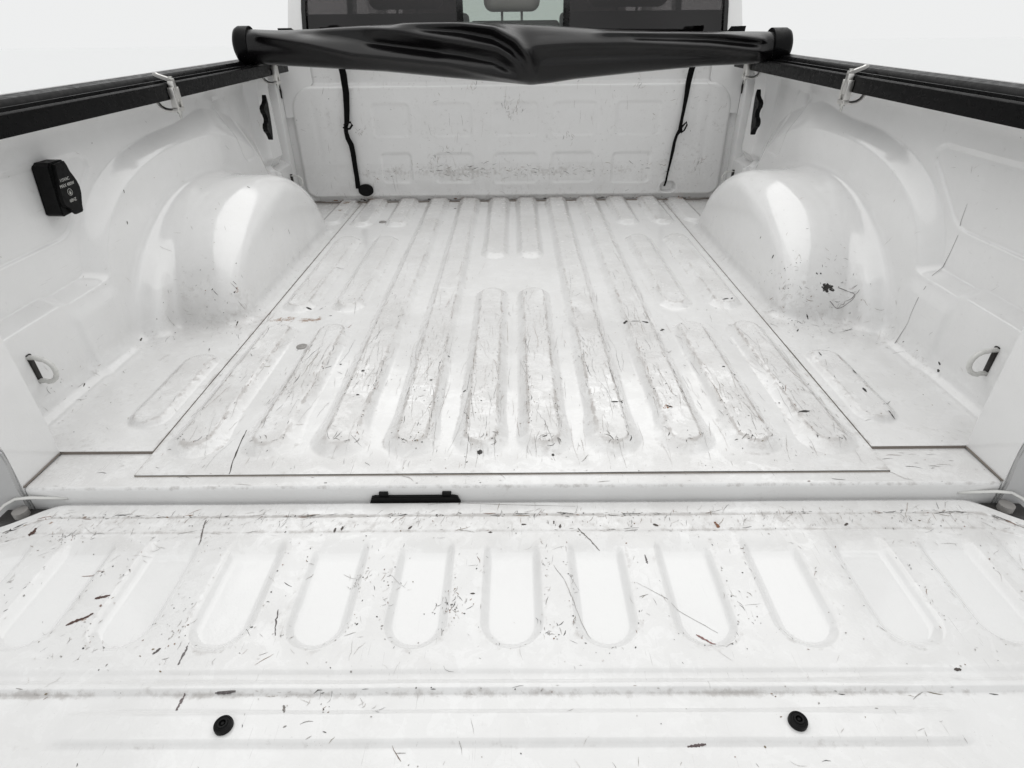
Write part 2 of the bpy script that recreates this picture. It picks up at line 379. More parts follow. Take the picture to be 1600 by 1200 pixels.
# shallow full-length steps between the ribs, dents and the rounded end towards the cab
Z += .0012*(vnoise(XX, YY, 3.1, 1)-.5) + .0006*(vnoise(XX, YY, 9, 2)-.5)
for cx, cy, rr, dd in ((-.2, .9, .12, .002), (.33, .45, .1, .0018), (.05, .35, .09, .0015), (-.36, .3, .11, .0018), (.46, 1.2, .13, .002)):
    Z -= dd*bump(np.hypot(XX-cx, YY-cy), rr)
Z += .0015*bump(np.abs(XX-.003), .004)*sstep((YY-.08)/.05)*sstep((.8-YY)/.1)*.6
Z += .003*sstep((YY-1.66)/.04)
PF = np.stack([XX, YY, Z], -1)
near = sstep((1.0-YY)/.9)
nearend = sum(bump(np.hypot(XX-cx, YY-(y0-.030)), .022) for cx, y0, y1 in CAPS if y0 < .2)
grime_shade = np.clip(.10+.16*ridge*(.5+.5*near)+.95*rim*vnoise(XX, YY, 45, 5)*(.55+.45*near)+.42*foot*vnoise(XX, YY, 30, 15)+.16*ridge*(1-sstep((.030-d_in)/.006))+.55*sstep((YY-1.45)/.3)*.55+.45*bump(YY-1.70, .02)  # dirt, plus shade lines painted along rib slopes, feet and rims
        + .30*nearend*vnoise(XX, YY, 50, 8) + .35*bump(np.abs(XX)-.6, .006) + .25*bump(YY-.03, .006), 0, 1)
wear = np.clip(.28+.62*ridge*(.45+.55*near)+.50*bump(YY-.055, .03)+.25*near*vnoise(XX, YY, 7, 3)-.35*sstep((YY-.9)/.5)*(1-ridge), 0.05, 1)
# the crisp glossy stretches between the ribs stay glossy
rust = np.zeros_like(XX)
for cx, cy, rr in ((-.567, .60, .02), (-.545, .605, .022), (-.50, .597, .022), (-.475, .600, .02), (.285, .19, .006), (-.57, 1.69, .03), (.30, 1.695, .01), (-.2, 1.695, .012), (.4, 1.695, .008)):
    rust = np.maximum(rust, bump(np.hypot(XX-cx, (YY-cy)*1.5), rr*1.25))
GF = make_grid(PF, lab, names, parents, M_bed, grime_shade, wear, rust)
bed_floor = GF.objs[0]
# front edge skirt of the floor sheet, and the dark joints around it
for sx in (-1, 1): box('sill_joint', min(sx*.6012, sx*.6020), max(sx*.6012, sx*.6020), .027, .0855, -.004, -.0010, M_gapl, bed_floor)
for (x0, x1, y0, y1) in ((-.6034, -.6012, .0885, 1.70), (.6012, .6034, .0885, 1.70), (-.76, -.6005, .0872, .0885), (.6005, .76, .0872, .0885)):
    box('floor_joint', x0, x1, y0, y1, -.008, -.0008, M_gap, bed_floor)
box('sill_joint', -.6, .6, .0261, .0270, -.004, -.0018, M_gapl, bed_floor)
for (px, py, rr) in ((-.466, .459, .0125), (-.469, 1.418, .0135)):
    bm = bmesh.new(); n = 24
    prof = [(0, .0035), (.35, .0038), (.45, .0022), (.75, .0028), (.95, .0020), (1.0, -.001)]
    rings = [[bm.verts.new((px+rr*a*math.cos(t*2*math.pi/n), py+rr*a*math.sin(t*2*math.pi/n), h)) for t in range(n)] for a, h in prof[1:]]
    c = bm.verts.new((px, py, prof[0][1]))
    for t in range(n): bm.faces.new((c, rings[0][t], rings[0][(t+1) % n]))
    for A, B in zip(rings[:-1], rings[1:]):
        for t in range(n): bm.faces.new((A[t], B[t], B[(t+1) % n], A[(t+1) % n]))
    bm_obj('drain_plug', bm, M_plug, bed_floor, smooth=True)

def fcoord(x, y): return (np.interp(x, X, np.arange(len(X))), np.interp(y, Y, np.arange(len(Y))))
mk = Marks()
dens = .10+.9*ridge*near+.8*rim*near+.5*bump(YY-.05, .03)+.25*near; dens *= (.25+vnoise(XX, YY, 9, 4)**2*1.4)
ydir = math.pi/2
scatter(mk, GF, dens, 1500, .008, .12, .0003, .0007, .10, ang=ydir, spread=.13, curl=.15, chips=.12)
scatter(mk, GF, dens, 300, .003, .018, .0003, .0007, .25, curl=.4, chips=.6)
scatter(mk, GF, rim*near*(vnoise(XX, YY, 22, 6)**2)+.0001, 1500, .003, .030, .0004, .0010, .5, ang=ydir, spread=.22, chips=.35)
scatter(mk, GF, rim*nearend+.00001, 520, .003, .012, .0005, .0012, .6, chips=.4, curl=1.0)
scatter(mk, GF, .05+.3*ridge+bump(YY-1.69, .02), 350, .003, .03, .0006, .0016, .45, ang=ydir, spread=.5, chips=.5)
def fpath(G, fc, pts, width, col, n=14):
    pts = np.array(pts, float); d = np.r_[0, np.cumsum(np.hypot(*np.diff(pts, axis=0).T))]; t = np.linspace(0, d[-1], n)
    x = np.interp(t, d, pts[:, 0]); y = np.interp(t, d, pts[:, 1]); a, b = fc(x, y)
    wd = width*np.sin(np.linspace(.2, math.pi-.2, n))**.4*(.55+.9*rng.random(n)); mk_cur.ribbon(G, np.asarray(a)+rng.normal(0, .12, n), np.asarray(b), wd, col)
mk_cur = mk
BK = (.02, .018, .016); GY = (.2, .19, .18); RU = (.25, .10, .035)
fpath(GF, fcoord, [(-.449, .028), (-.456, .055), (-.463, .10), (-.468, .147)], .0022, (.04, .036, .032))
for x, y, l, w_, an in ((.268, .553, .012, .012, .3), (.290, .550, .02, .003, 0), (.312, .545, .016, .009, -.5), (.350, .530, .012, .009, .7), (.191, .208, .014, .006, 0),
                        (.205, .212, .006, .006, .6), (-.051, .075, .009, .009, .5), (.070, .070, .005, .005, 0), (.538, .672, .02, .005, .4), (.524, .173, .022, .008, .1), (.288, .192, .012, .004, -.6),
                        (-.133, .40, .006, .005, 0), (-.157, .29, .006, .006, 0), (-.09, .265, .008, .005, 0), (-.22, 1.59, .010, .010, .4), (-.51, .660, .016, .005, 0), (.555, .675, .012, .004, .9),
                        (.43, .335, .006, .005, 0), (.445, .31, .008, .004, .7), (-.445, .62, .006, .004, 0), (-.36, .38, .005, .005, 1), (-.29, .24, .006, .006, 0), (-.30, .33, .007, .007, .6)):
    a, b = fcoord(x, y); mk.chip(GF, a, b, w_, BK, l/w_, an)
for k in range(46):   # dark clusters on the rib ends
    cx, y0, y1 = random.choice([c for c in CAPS if c[1] < .2]); a, b = fcoord(cx+random.gauss(0, .018), y0-.022+random.gauss(0, .008))
    mk.line(GF, a, b, random.uniform(0, 3), random.uniform(.004, .018), random.uniform(.0008, .0018), BK if random.random() < .4 else GY, 1.0)
for k in range(20):
    a, b = fcoord(.285+random.gauss(0, .004), .19+random.gauss(0, .004)); mk.chip(GF, a, b, .002, RU)
for cx in (.07, -.05, .30): # thin bright wavy hairlines running back
    pass
mk.build('scratches', bed_floor)

# ------------------------------------------------------------------ sill
prof = [(yy_, -.0035-.0025*max(0, (yy_-.027)/.103)) for yy_ in np.linspace(.130, .029, 22)]+[(.0262, -.0035), (.010, -.0030), (.006, -.0033), (.003, -.0045), (.0012, -.007), (.0004, -.010), (0.0, -.016), (0.0, -.10)]
XS = axis((-.76, .76, .01)); bm = bmesh.new()
PS = np.array([[(x, y, z-(0.0)) for (y, z) in prof] for x in XS])
yv = PS[..., 1]
gS = np.where(yv > .001, .15, .0)+.3*bump(yv-.002, .002); wS = np.where(yv > .004, .75, .1)
sill = make_grid(PS, np.zeros((len(XS)-1, len(prof)-1), int), {0: 'rear_sill'}, {0: truck}, M_bed, gS, wS, flip=True)
rear_sill = sill.objs[0]
mks = Marks(); mk_cur = mks
for k in range(160):
    mks.chip(sill, random.random()*(len(XS)-1), random.uniform(1, 25), random.uniform(.0008, .002), shade_pick(.3), random.uniform(1, 3), random.uniform(-.2, .2)) if random.random() < .5 else mks.line(sill, random.random()*(len(XS)-1), random.uniform(8, 24), random.gauss(0, .15), random.uniform(.005, .03), random.uniform(.0005, .0012), shade_pick(.25), .4)
mks.build('scratches', rear_sill)
# tailgate latch cover low on the sill face
bm = bmesh.new()
add_prism(bm, [(-.222, -.034), (-.218, -.022), (-.213, -.0205), (-.088, -.0205), (-.083, -.022), (-.079, -.034)], lambda a, b, d: (a, d, b), -.006, .0005, .0008)
latch = bm_obj('latch_cover', bm, M_plastic, truck, angle=30)
for x in (-.199, -.100): box('latch_tab', x-.007, x+.007, -.004, .001, -.021, -.0135, M_plastic, latch, .0006)

# ------------------------------------------------------------------ pillars beside the opening
for s in (-1, 1):
    bm = bmesh.new()
    def lean(a, b, d): return (s*(a-.012*max(0, b)/.3), d, b)
    out = [(.7615, -.06), (.7615, .0), (.758, .06), (.758, .25), (.77, .46), (.90, .47), (.93, .2), (.93, -.06)]
    add_prism(bm, out, lambda a, b, d: (s*a, d, b), 0.0, .088, .004)
    pil = bm_obj('corner_pillar', bm, M_body, truck, angle=40)
    bm = bmesh.new(); add_prism(bm, [(.764, -.075), (.764, .0), (.758, .05), (.757, .071), (.765, .078), (.79, .078), (.90, .078), (.90, -.075)], lambda a, b, d: (s*a, d, b), -.0075, -.001, .002)
    bm_obj('striker_plate', bm, M_grey, pil, angle=40)  # grey colour stands for shade on the pillar's white rear face
    bm = bmesh.new(); add_tube(bm, [(s*.7600, .001, -.001), (s*.7600, .086, -.001)], .0015, 6); bm_obj('pillar_sealer', bm, M_gap, pil, smooth=True)
    # hinge strap of the tailgate, a bent white strip with a dark cavity under it
    bm = bmesh.new()
    path = [(.700, .001, -.024), (.728, -.003, -.020), (.752, -.006, -.0165), (.772, -.010, -.0150), (.785, -.018, -.020), (.800, -.032, -.033), (.815, -.05, -.045)]
    add_tube(bm, [(s*a, b, c) for a, b, c in path], .0032, 8, flat=.7)
    hs = bm_obj('hinge_strap', bm, M_ring, truck, smooth=True)
    box('hinge_cup', min(s*.735, s*.80), max(s*.735, s*.80), -.035, -.004, -.075, -.040, M_under, hs, .004)
    bm = bmesh.new(); add_tube(bm, [(s*.765, -.020, -.045), (s*.765, -.020, -.030)], .011, 12); bm_obj('hinge_pin', bm, M_plug, hs, angle=40)

# ------------------------------------------------------------------ tailgate
XT = axis((-.775, .775, .0031)); YT = axis((-.53, -.28, .003), (-.28, -.004, .0022))
TX, TY = np.meshgrid(XT, YT, indexing='ij')
Zt = np.full_like(TX, -.0305)
def stp(y, y0, wd=.003): return sstep((y0-TY)/wd+.5)
Zt -= .0020*stp(TY, -.0335, .003) + .0016*stp(TY, -.066, .005)
Zt -= .0030*stp(TY, -.285, .008); Zt += .0030*stp(TY, -.296, .004); Zt += .0015*stp(TY, -.3005, .003); Zt -= .0055*stp(TY, -.3085, .005)
band = sstep((.50-np.abs(TX+.0))/.03)
Zt += band*(.0045*stp(TY, -.331, .008)-.0045*stp(TY, -.3645, .007))
Zt -= .003*stp(TY, -.40, .01)
Zt -= .010*sstep((TY+.010)/.0065)**2        # rounded lip toward the sill
RIBX = [-.736, -.614, -.4905, -.3665, -.2445, -.1205, .002, .1215, .2465, .372, .500, .624, .742]
pit = np.zeros_like(TX); rimt = np.zeros_like(TX); labt = np.zeros((len(XT)-1, len(YT)-1), int)
Txc = (TX[:-1, :-1]+TX[1:, 1:])/2; Tyc = (TY[:-1, :-1]+TY[1:, 1:])/2
nmt = {0: 'tailgate'}; pat = {0: truck}
for k, cx in enumerate(RIBX):
    d = capsule(TX, TY, cx, -.216, 0.05); tq = (.0405-d)/.0115; h = (.75*np.clip(tq, 0, 1)+.25*sstep(tq))*sstep((-.074-TY)/.040)
    pit = np.maximum(pit, h); rimt = np.maximum(rimt, bump(d-.044, .004)*sstep((-.07-TY)/.02))
    labt[(capsule(Txc, Tyc, cx, -.216, 0.05) < .0425) & (Tyc < -.075)] = k+1; nmt[k+1] = 'pressed_rib'; pat[k+1] = 0
Zt -= .0105*pit
Zt += .0010*(vnoise(TX, TY, 4.3, 21)-.5)+.0004*(vnoise(TX, TY, 17, 22)-.5)
for cx, cy, rr, dd in ((-.5, -.15, .05, .001), (.06, -.27, .03, .001), (.30, -.06, .02, .001), (-.2, -.34, .06, .0012)): Zt -= dd*bump(np.hypot(TX-cx, TY-cy), rr)
# corners of the tailgate sweep back
edge = -.004-.052*sstep((np.abs(TX)-.700)/.085)**1.0
TYw = np.where(TY > -.16, -.16+(TY+.16)*(edge+.16)/(.156), TY)
PT = np.stack([TX, TYw, Zt], -1)
L33 = bump(TY+.0345, .0022); L66 = bump(TY+.066, .002)
gT = np.clip(.08+.95*L33*(.35+vnoise(TX, TY, 12, 31))*(.4+.6*bump(TX+.05, .45))+.35*L66+.16*sstep((TY+.068)/.004)*(TY < -.033)+.10*sstep((TY+.10)/.03)+.60*bump(TY+.311, .004)*(.3+vnoise(TX, TY, 9, 33))
     + .40*rimt*vnoise(TX, TY, 30, 34)+.18*bump(TY+.366, .003)-.2*pit, 0, 1)
wT = np.clip(.35+.25*vnoise(TX, TY, 9, 35)+.25*(TY > -.10)-.45*pit-.15*(TY < -.3), .03, 1)
rT = np.zeros_like(TX)
for cx, cy, rr in ((.309, -.056, .006), (-.715, -.058, .005), (-.70, -.045, .006), (-.545, -.213, .005), (.22, -.056, .006)): rT = np.maximum(rT, bump(np.hypot(TX-cx, TY-cy), rr)*.8)
GT = make_grid(PT, labt, nmt, pat, M_bed, gT, wT, rT)
tailgate = GT.objs[0]
bm = bmesh.new(); add_box(bm, -.772, .772, -.53, -.062, -.085, -.05, .004)
bm_obj('tailgate_outer_skin', bm, M_body, tailgate, angle=35)
def tcoord(x, y): return (np.interp(x, XT, np.arange(len(XT))), np.interp(y, YT, np.arange(len(YT))))
mk = Marks(); mk_cur = mk
field = (1-pit)*(.25+vnoise(TX, TY, 8, 41)**2)
xd = 0.0
scatter(mk, GT, L33*(.15+vnoise(TX, TY, 6, 42)**2)+1e-5, 900, .003, .028, .0004, .0012, .6, ang=xd, spread=.10, chips=.1)
scatter(mk, GT, (sstep((TY+.070)/.006)*(TY < -.032))*(.2+vnoise(TX, TY, 8, 43))+1e-5, 420, .004, .022, .0003, .0007, .25, ang=1.2, spread=.35, chips=.2)
scatter(mk, GT, L66*(.1+vnoise(TX, TY, 7, 48)**2)+1e-5, 160, .004, .03, .0004, .001, .4, ang=xd, spread=.15, chips=.2)
scatter(mk, GT, field*(TY < -.07)*(TY > -.29)+.04, 330, .003, .030, .0003, .0006, .10, chips=.35, curl=.6)
scatter(mk, GT, rimt*(.1+vnoise(TX, TY, 14, 44)**2)+1e-5, 280, .003, .016, .0005, .0010, .25, ang=1.35, spread=.5, chips=.4)
scatter(mk, GT, bump(TY+.311, .003)*(.1+vnoise(TX, TY, 5, 45)**2)+1e-5, 220, .003, .02, .0005, .0012, .4, ang=xd, spread=.2, chips=.4)
scatter(mk, GT, (TY < -.31)*(.2+vnoise(TX, TY, 9, 46)**2)+.001, 130, .004, .022, .0004, .0010, .25, chips=.35)
DB = (.05, .04, .035); BR = (.055, .025, .018); RB = (.13, .05, .02)
fpath(GT, tcoord, [(-.562, -.222), (-.553, -.215), (-.545, -.211), (-.538, -.204)], .0045, BR); fpath(GT, tcoord, [(-.550, -.181), (-.538, -.178), (-.533, -.176)], .004, BR)
fpath(GT, tcoord, [(-.600, -.136), (-.585, -.135), (-.565, -.136)], .0012, (.22, .15, .13))
fpath(GT, tcoord, [(.307, -.050), (.310, -.062)], .006, RB, 8); fpath(GT, tcoord, [(-.716, -.052), (-.713, -.062), (-.717, -.066)], .006, BR, 8)
fpath(GT, tcoord, [(-.465, -.040), (-.462, -.058), (-.457, -.074), (-.455, -.088)], .0020, (.10, .09, .085)); fpath(GT, tcoord, [(-.393, -.251), (-.393, -.276)], .0026, (.13, .12, .12)); fpath(GT, tcoord, [(-.370, -.309), (-.371, -.328)], .0026, (.12, .1, .1))
fpath(GT, tcoord, [(.190, -.112), (.191, -.128)], .0020, (.1, .09, .09)); fpath(GT, tcoord, [(.110, -.075), (.128, -.098)], .0014, (.15, .14, .13)); fpath(GT, tcoord, [(.10, -.062), (.112, -.078)], .0016, (.1, .09, .08))
fpath(GT, tcoord, [(.232, -.232), (.252, -.247)], .0028, (.20, .11, .10)); fpath(GT, tcoord, [(-.335, -.309), (-.312, -.308)], .0035, (.09, .08, .08)); fpath(GT, tcoord, [(-.253, -.322), (-.249, -.332)], .0022, (.16, .15, .14))
fpath(GT, tcoord, [(-.30, -.200), (-.296, -.222), (-.291, -.238)], .0015, (.09, .08, .08)); fpath(GT, tcoord, [(-.43, -.262), (-.425, -.254)], .003, (.08, .07, .07)); fpath(GT, tcoord, [(.186, -.368), (.206, -.366)], .003, (.08, .06, .06))
fpath(GT, tcoord, [(.06, -.13), (.075, -.16), (.085, -.20), (.10, -.24)], .0009, (.3, .29, .28)); fpath(GT, tcoord, [(.17, -.16), (.21, -.19), (.26, -.23)], .0008, (.32, .31, .3))
fpath(GT, tcoord, [(-.13, -.013), (-.10, -.008), (0, -.014), (.10, -.018)], .0007, (.3, .29, .28))
for x, y, w_, an in ((-.15, -.059, .004, .9), (.065, -.050, .003, 1.5), (.074, -.058, .004, 1.4), (.02, -.054, .0035, 0), (-.252, -.060, .004, 1.5), (-.262, -.063, .004, 1.5), (.217, -.056, .004, -.5), (.5, -.058, .004, .6), (-.03, -.068, .003, 0), (.52, -.285, .004, 0), (-.05, -.177, .003, 0)):
    a, b = tcoord(x, y); mk.chip(GT, a, b, w_, DB, 2.2, an)
for cx, cy, sx, sy, n in ((-.075, -.197, .012, .012, 60), (-.205, -.15, .008, .014, 30), (-.165, -.165, .01, .02, 25), (.055, -.235, .014, .010, 22), (-.66, -.075, .018, .005, 40), (-.42, -.23, .008, .02, 24), (-.51, -.26, .02, .01, 12), (.30, -.2, .01, .03, 16), (-.205, -.325, .03, .006, 16)):
    for k in range(n):
        a, b = tcoord(cx+random.gauss(0, sx), cy+random.gauss(0, sy))
        if random.random() < .5: mk.chip(GT, a, b, random.uniform(.0007, .0018), shade_pick(.4), 1.6, random.uniform(0, 3))
        else: mk.line(GT, a, b, random.gauss(1.2, .6), random.uniform(.003, .012), random.uniform(.0004, .001), shade_pick(.35), .8)
mk.build('scratches', tailgate)
for px, py in ((-.308, -.3475), (.309, -.3455)):
    n = 28; prof = [(0, .0042), (.16, .0042), (.22, .0022), (.30, .0020), (.36, .0050), (.52, .0050), (.60, .0034), (.72, .0030), (.80, .0036), (.95, .0030), (1.0, .0008), (1.0, -.002)]
    bm = bmesh.new(); rr = .0100; zc = -.0315
    rings = [[bm.verts.new((px+rr*a*math.cos(t*2*math.pi/n), py+rr*a*math.sin(t*2*math.pi/n), zc+h)) for t in range(n)] for a, h in prof[1:]]
    c = bm.verts.new((px, py, zc+prof[0][1]))
    for t in range(n): bm.faces.new((c, rings[0][t], rings[0][(t+1) % n]))
    for A, B in zip(rings[:-1], rings[1:]):
        for t in range(n): bm.faces.new((A[t], B[t], B[(t+1) % n], A[(t+1) % n]))
    o = bm_obj('screw', bm, M_plastic, tailgate, angle=40); o['label'] = 'black recessed screw head'

# ------------------------------------------------------------------ side panels with wheel arches
def side_fields(x, y, z):
    """x is |x|; returns signed gap to metal (positive in the bed), and the wheel arch gauge"""
    def ell(cy, a, cz, b, p):
        uu = np.abs(y-cy)/a; vv = np.maximum(z-cz, 0)/b; g = (uu**p+vv**p)**(1/p)+1e-6
        gr = np.hypot(uu**(p-1)/a, vv**(p-1)/b)*g**(1-p); return (g-1)/np.maximum(gr, 1.6)
    g_arch = ell(.955, .392, -.02, .272, 2.1)
    facet = (.6370-x) + .000*y
    tilt = facet + .10*np.maximum(z-.03, 0)            # inner face leans outward with height
    W = smax(g_arch, tilt, .060)
    # slanted facets on the crown of the arch
    W = smax(W, ((.545-y)*.86+(x-.64)*-.30)*.9, .05)
    W = smax(W, ((z-.205)*.80+(.70-x)*.45+(.80-y)*.18)*.85-.012, .035)
    g_mid = ell(.965, .465, -.01, .258, 2.0)
    Mid = smax(g_mid, .7950-x+.16*np.maximum(z-.10, 0), .04)
    sup = ell(.955, .478, .10, .252, 2.4)*np.where(y < .8, 1, 1-.45*sstep((y-.9)/.25))
    step = (z-.157-.006*sstep((.345-y)/.03))*2.1
    sB = smin(sup, step, .026)
    off = .031*(.72*np.clip(sB/.038, 0, 1)+.28*sstep(sB/.038))
    # the band outlines are ridged
    wall = .845+.008*sstep(z/.40)+off
    wall = wall - .008*sstep((z-.42)/.05)               # leans in under the rail
    # access panel recess behind the outlet
    ap = smax(rrect(y, z, .10, .60, .252, .392, .03), (y-.594)*.614-(z-.358)*.789, .02)
    wall = wall+.0055*(.8*np.clip(-ap/.006, 0, 1)+.2*sstep((-ap)/.006))
    wall = wall - .007*sstep((y-.330)/.02)*sstep((.150-z)/.03)*sstep((.50-y)/.06)
    # front pilaster and its foot
    pl = rrect(y, z, 1.455, 1.60, .185, .62, .03)
    wall = wall-.040*sstep((-pl)/.020)
    pl2 = rrect(y, z, 1.475, 1.515, -.1, .20, .01); wall = wall-.020*sstep((-pl2)/.012)
    tri = rrect(y+(z-.35)*.35, z, 1.24, 1.34, .235, .43, .02); wall = wall+.003*sstep(-tri/.006)
    wd = wall-x
    fl = z - .0095*sstep((.040-capsule(x, y, .660, .190, .385))/.016) - .0095*sstep((.040-capsule(x, y, .655, 1.42, 1.8))/.016)
    fl = fl + .0008*(vnoise(x, y, 5, 61)-.5)
    base = smin(fl, wd, .045)
    m = smin(smin(base, Mid, .030), W, .022)
    return m, W, Mid, base
YS = axis((-.10, 1.0, .0042), (1.0, 1.86, .0055)); TS = axis((0.0, .525, .0021))
def build_side(s):
    y0, tt = np.meshgrid(YS, TS, indexing='ij')
    c = math.sqrt(.5); ox = .6035+tt*c-.30*c; oz = tt*c+.30*c; trav = np.zeros_like(tt); dy = .62; y0 = y0-.30*dy
    for it in range(110):
        yy = y0+trav*dy; x = ox+trav*c; z = oz-trav*c; m = side_fields(x, yy, z)[0]; trav += np.clip(m, -.02, .05)*.62
    yy = y0+trav*dy; x = ox+trav*c; z = oz-trav*c
    cut = (yy[:-1, :-1] < .0885) & (yy[1:, 1:] < .0885) & (yy[1:, :-1] < .0885) & (yy[:-1, 1:] < .0885)
    cut |= (yy[:-1, :-1] > 1.70) & (yy[1:, 1:] > 1.70) & (yy[1:, :-1] > 1.70) & (yy[:-1, 1:] > 1.70)
    oob = (yy < .0885) | (yy > 1.70); yy = np.clip(yy, .0885, 1.70); x = np.maximum(x, .6035)
    m, W, Mid, base = side_fields(x, yy, z)
    P = np.stack([s*x, yy, z], -1)
    g_w = W
    lb = np.zeros((len(YS)-1, len(TS)-1), int)
    cc = lambda A: (A[:-1, :-1]+A[1:, 1:])/2
    xc, yc, zc, Wc, Mc, Bc = cc(x), cc(yy), cc(z), cc(W), cc(Mid), cc(base)
    lb[(np.minimum(Wc, Mc) < .0035) & (zc > .006)] = 1
    lb[(capsule(xc, yc, .660, .190, .385) < .043) & (zc < .02) & (lb == 0)] = 2
    lb[(capsule(xc, yc, .655, 1.42, 1.8) < .043) & (zc < .02) & (lb == 0)] = 3
    lb[cut] = -1
    rb = bump(capsule(x, yy, .660, .190, .385)-.026, .005)*(z < .02)
    rbt = sstep((.04-capsule(x, yy, .660, .190, .385))/.01)*(z < .02)
    low = sstep((.10-z)/.10)
    gr = .08+.20*low*vnoise(yy, z+x, 12, 71+s)+.35*rb+.20*bump(yy-.60, .05)*sstep((.16-z)/.1)*(x < .78)+.25*sstep((yy-1.35)/.3)*low+.45*bump(z, .01)*bump(yy-1.70, .04)
    gr += .35*bump(x-.6035, .004)*(z < .02)
    we = .10+.25*low+.4*rbt+.30*bump(yy-.58, .08)*sstep((.17-z)/.1)*(x < .80)
    ru = np.zeros_like(x)
    spots = [(-1, .639, .60, .083, .010), (-1, .66, 1.66, .004, .03), (-1, .655, 1.55, .004, .02), (-1, .84, .33, .004, .006), (1, .70, .50, .10, .006), (1, .64, .665, .004, .008), (1, .67, 1.68, .004, .025)]
    for sd, ax_, ay, az, rr in spots:
        if sd == s: ru = np.maximum(ru, bump(np.sqrt((x-ax_)**2+(yy-ay)**2+(z-az)**2), rr))
    G = make_grid(P, lb, {0: 'side_panel', 1: 'wheel_arch', 2: 'raised_rib', 3: 'raised_rib'}, {0: truck, 1: 0, 2: 0, 3: 0}, M_bed, np.clip(gr, 0, 1), np.clip(we, 0, 1), ru, flip=(s > 0))
    G.ok = ~oob
    G.x, G.y, G.z = np.where(oob, 9.0, x), yy, z
    return G, rb, rbt, low, W
for s in (-1, 1):
    G, rb, rbt, low, W = build_side(s)
    # panel orientation is proved here: normals must look into the bed
    mid = G.N[G.N.shape[0]//4, G.N.shape[1]-20]
    if mid[0]*s > 0: raise RuntimeError('side normals')
    mk = Marks(); mk_cur = mk
    def near3(px, py, pz):
        d = (G.x-px)**2+(G.y-py)**2+(G.z-pz)**2; i = np.unravel_index(np.argmin(d), d.shape); return float(i[0]), float(i[1])
    vn = vnoise(G.y, G.z+G.x, 7, 80+s); ok = G.ok.astype(float)
    scatter(mk, G, ok*(.06+low*.35*vn+rbt*.3), 210, .004, .03, .0004, .0009, .22, chips=.4, curl=.6)
    scatter(mk, G, ok*rb*(.2+vn), 120 if s > 0 else 50, .004, .03, .0005, .0013, .5, ang=0, spread=.2, chips=.3)
    dW = bump(G.y-.60, .06)*bump(G.z-.07, .07)*(G.x < .80)+1e-5
    scatter(mk, G, ok*dW, 110 if s > 0 else 40, .003, .018, .0004, .0011, .35, curl=.8, chips=.3)
    scatter(mk, G, ok*(bump(G.z-.0, .02)*bump(G.y-.56, .08)+1e-5), 70 if s > 0 else 30, .005, .03, .0004, .0011, .3, curl=.6, chips=.3)
    if s > 0:
        for k in range(46):
            a, b = near3(.735+random.gauss(0, .006), .60, .070+random.gauss(0, .0045)); mk.chip(G, a, b, random.uniform(.002, .006), BK, 1.5, random.uniform(0, 3))
        for (pts, w_) in ((((.76, .56, .09), (.775, .56, .075), (.775, .56, .05), (.765, .56, .035)), .0014), (((.745, .6, .04), (.765, .56, .03), (.78, .56, .06), (.785, .56, .085)), .0014), (((.84, .46, .30), (.835, .44, .22), (.835, .43, .16), (.835, .43, .08), (.82, .43, .02)), .0012)):
            ab = np.array([near3(*p) for p in pts]); n = 12; t = np.linspace(0, len(ab)-1, n); a = np.interp(t, range(len(ab)), ab[:, 0]); b = np.interp(t, range(len(ab)), ab[:, 1])
            mk.ribbon(G, a+rng.normal(0, .3, n), b+rng.normal(0, .3, n), w_*(.4+.8*rng.random(n)), (.12, .11, .11))
        for (p, w_, l, an) in (((.66, .70, .11), .004, 3.0, 1.5), ((.64, .80, .13), .003, 2.5, 1.5), ((.70, .58, .005), .003, 5, .4), ((.66, .52, .003), .0035, 4, .8), ((.84, .31, .03), .004, 2.5, .3), ((.84, .30, .018), .005, 1.6, .3), ((.72, .58, .12), .003, 1.5, 0), ((.71, .59, .115), .003, 2, 0), ((.67, .25, .008), .006, 2.6, .1), ((.69, .32, .010), .004, 5, .3), ((.65, .39, .010), .004, 4, .1), ((.68, .17, .006), .003, 7, .2)):
            a, b = near3(*p); mk.chip(G, a, b, w_, BK, l, an)
    else:
        for (p, w_, l, an) in (((.64, .60, .083), .003, 2.0, 1.2), ((.645, .59, .078), .003, 1.5, 0), ((.64, .60, .10), .0015, 8, 1.5), ((.70, .57, .095), .003, 1.6, 0), ((.65, .60, .04), .0013, 22, 1.5), ((.65, .60, .09), .0013, 16, 1.5), ((.67, .45, .003), .002, 6, .4), ((.84, .28, .01), .0035, 3, .3), ((.84, .48, .005), .004, 3, .2), ((.86, .63, .30), .003, 3, 1), ((.86, .60, .24), .004, 2.5, 1), ((.70, .92, .25), .003, 3, 1.5), ((.66, .98, .10), .0018, 10, 1.2), ((.655, .57, .006), .003, 5, .3)):
            a, b = near3(*p); mk.chip(G, a, b, w_, (.04, .035, .03) if w_ > .0014 else (.2, .19, .18), l, an)
        for k in range(12):
            a, b = near3(.64, .6+random.gauss(0, .003), .083+random.gauss(0, .004)); mk.chip(G, a, b, .0018, RU)
    mk.build('scratches', G.objs[0])
    if s < 0: SL = G
    # bed side cap and outer body skin
    capp = [(.8585, .455), (.8585, .492), (.8600, .4960), (.866, .5000), (.90, .5030), (.930, .500), (.945, .490), (.955, .46), (.965, .30), (.975, .10), (.970, -.25), (.955, -.35), (.94, -.35), (.935, -.1), (.935, .42), (.915, .455), (.862, .452)]
    bm = bmesh.new(); add_prism(bm, capp, lambda a, b, d: (s*a, d, b), 0.012, 1.87, .0)
    bm_obj('bed_side_skin', bm, M_body, truck, angle=35)
    # pillar joint line at the floor and cleat openings
    bm = bmesh.new()
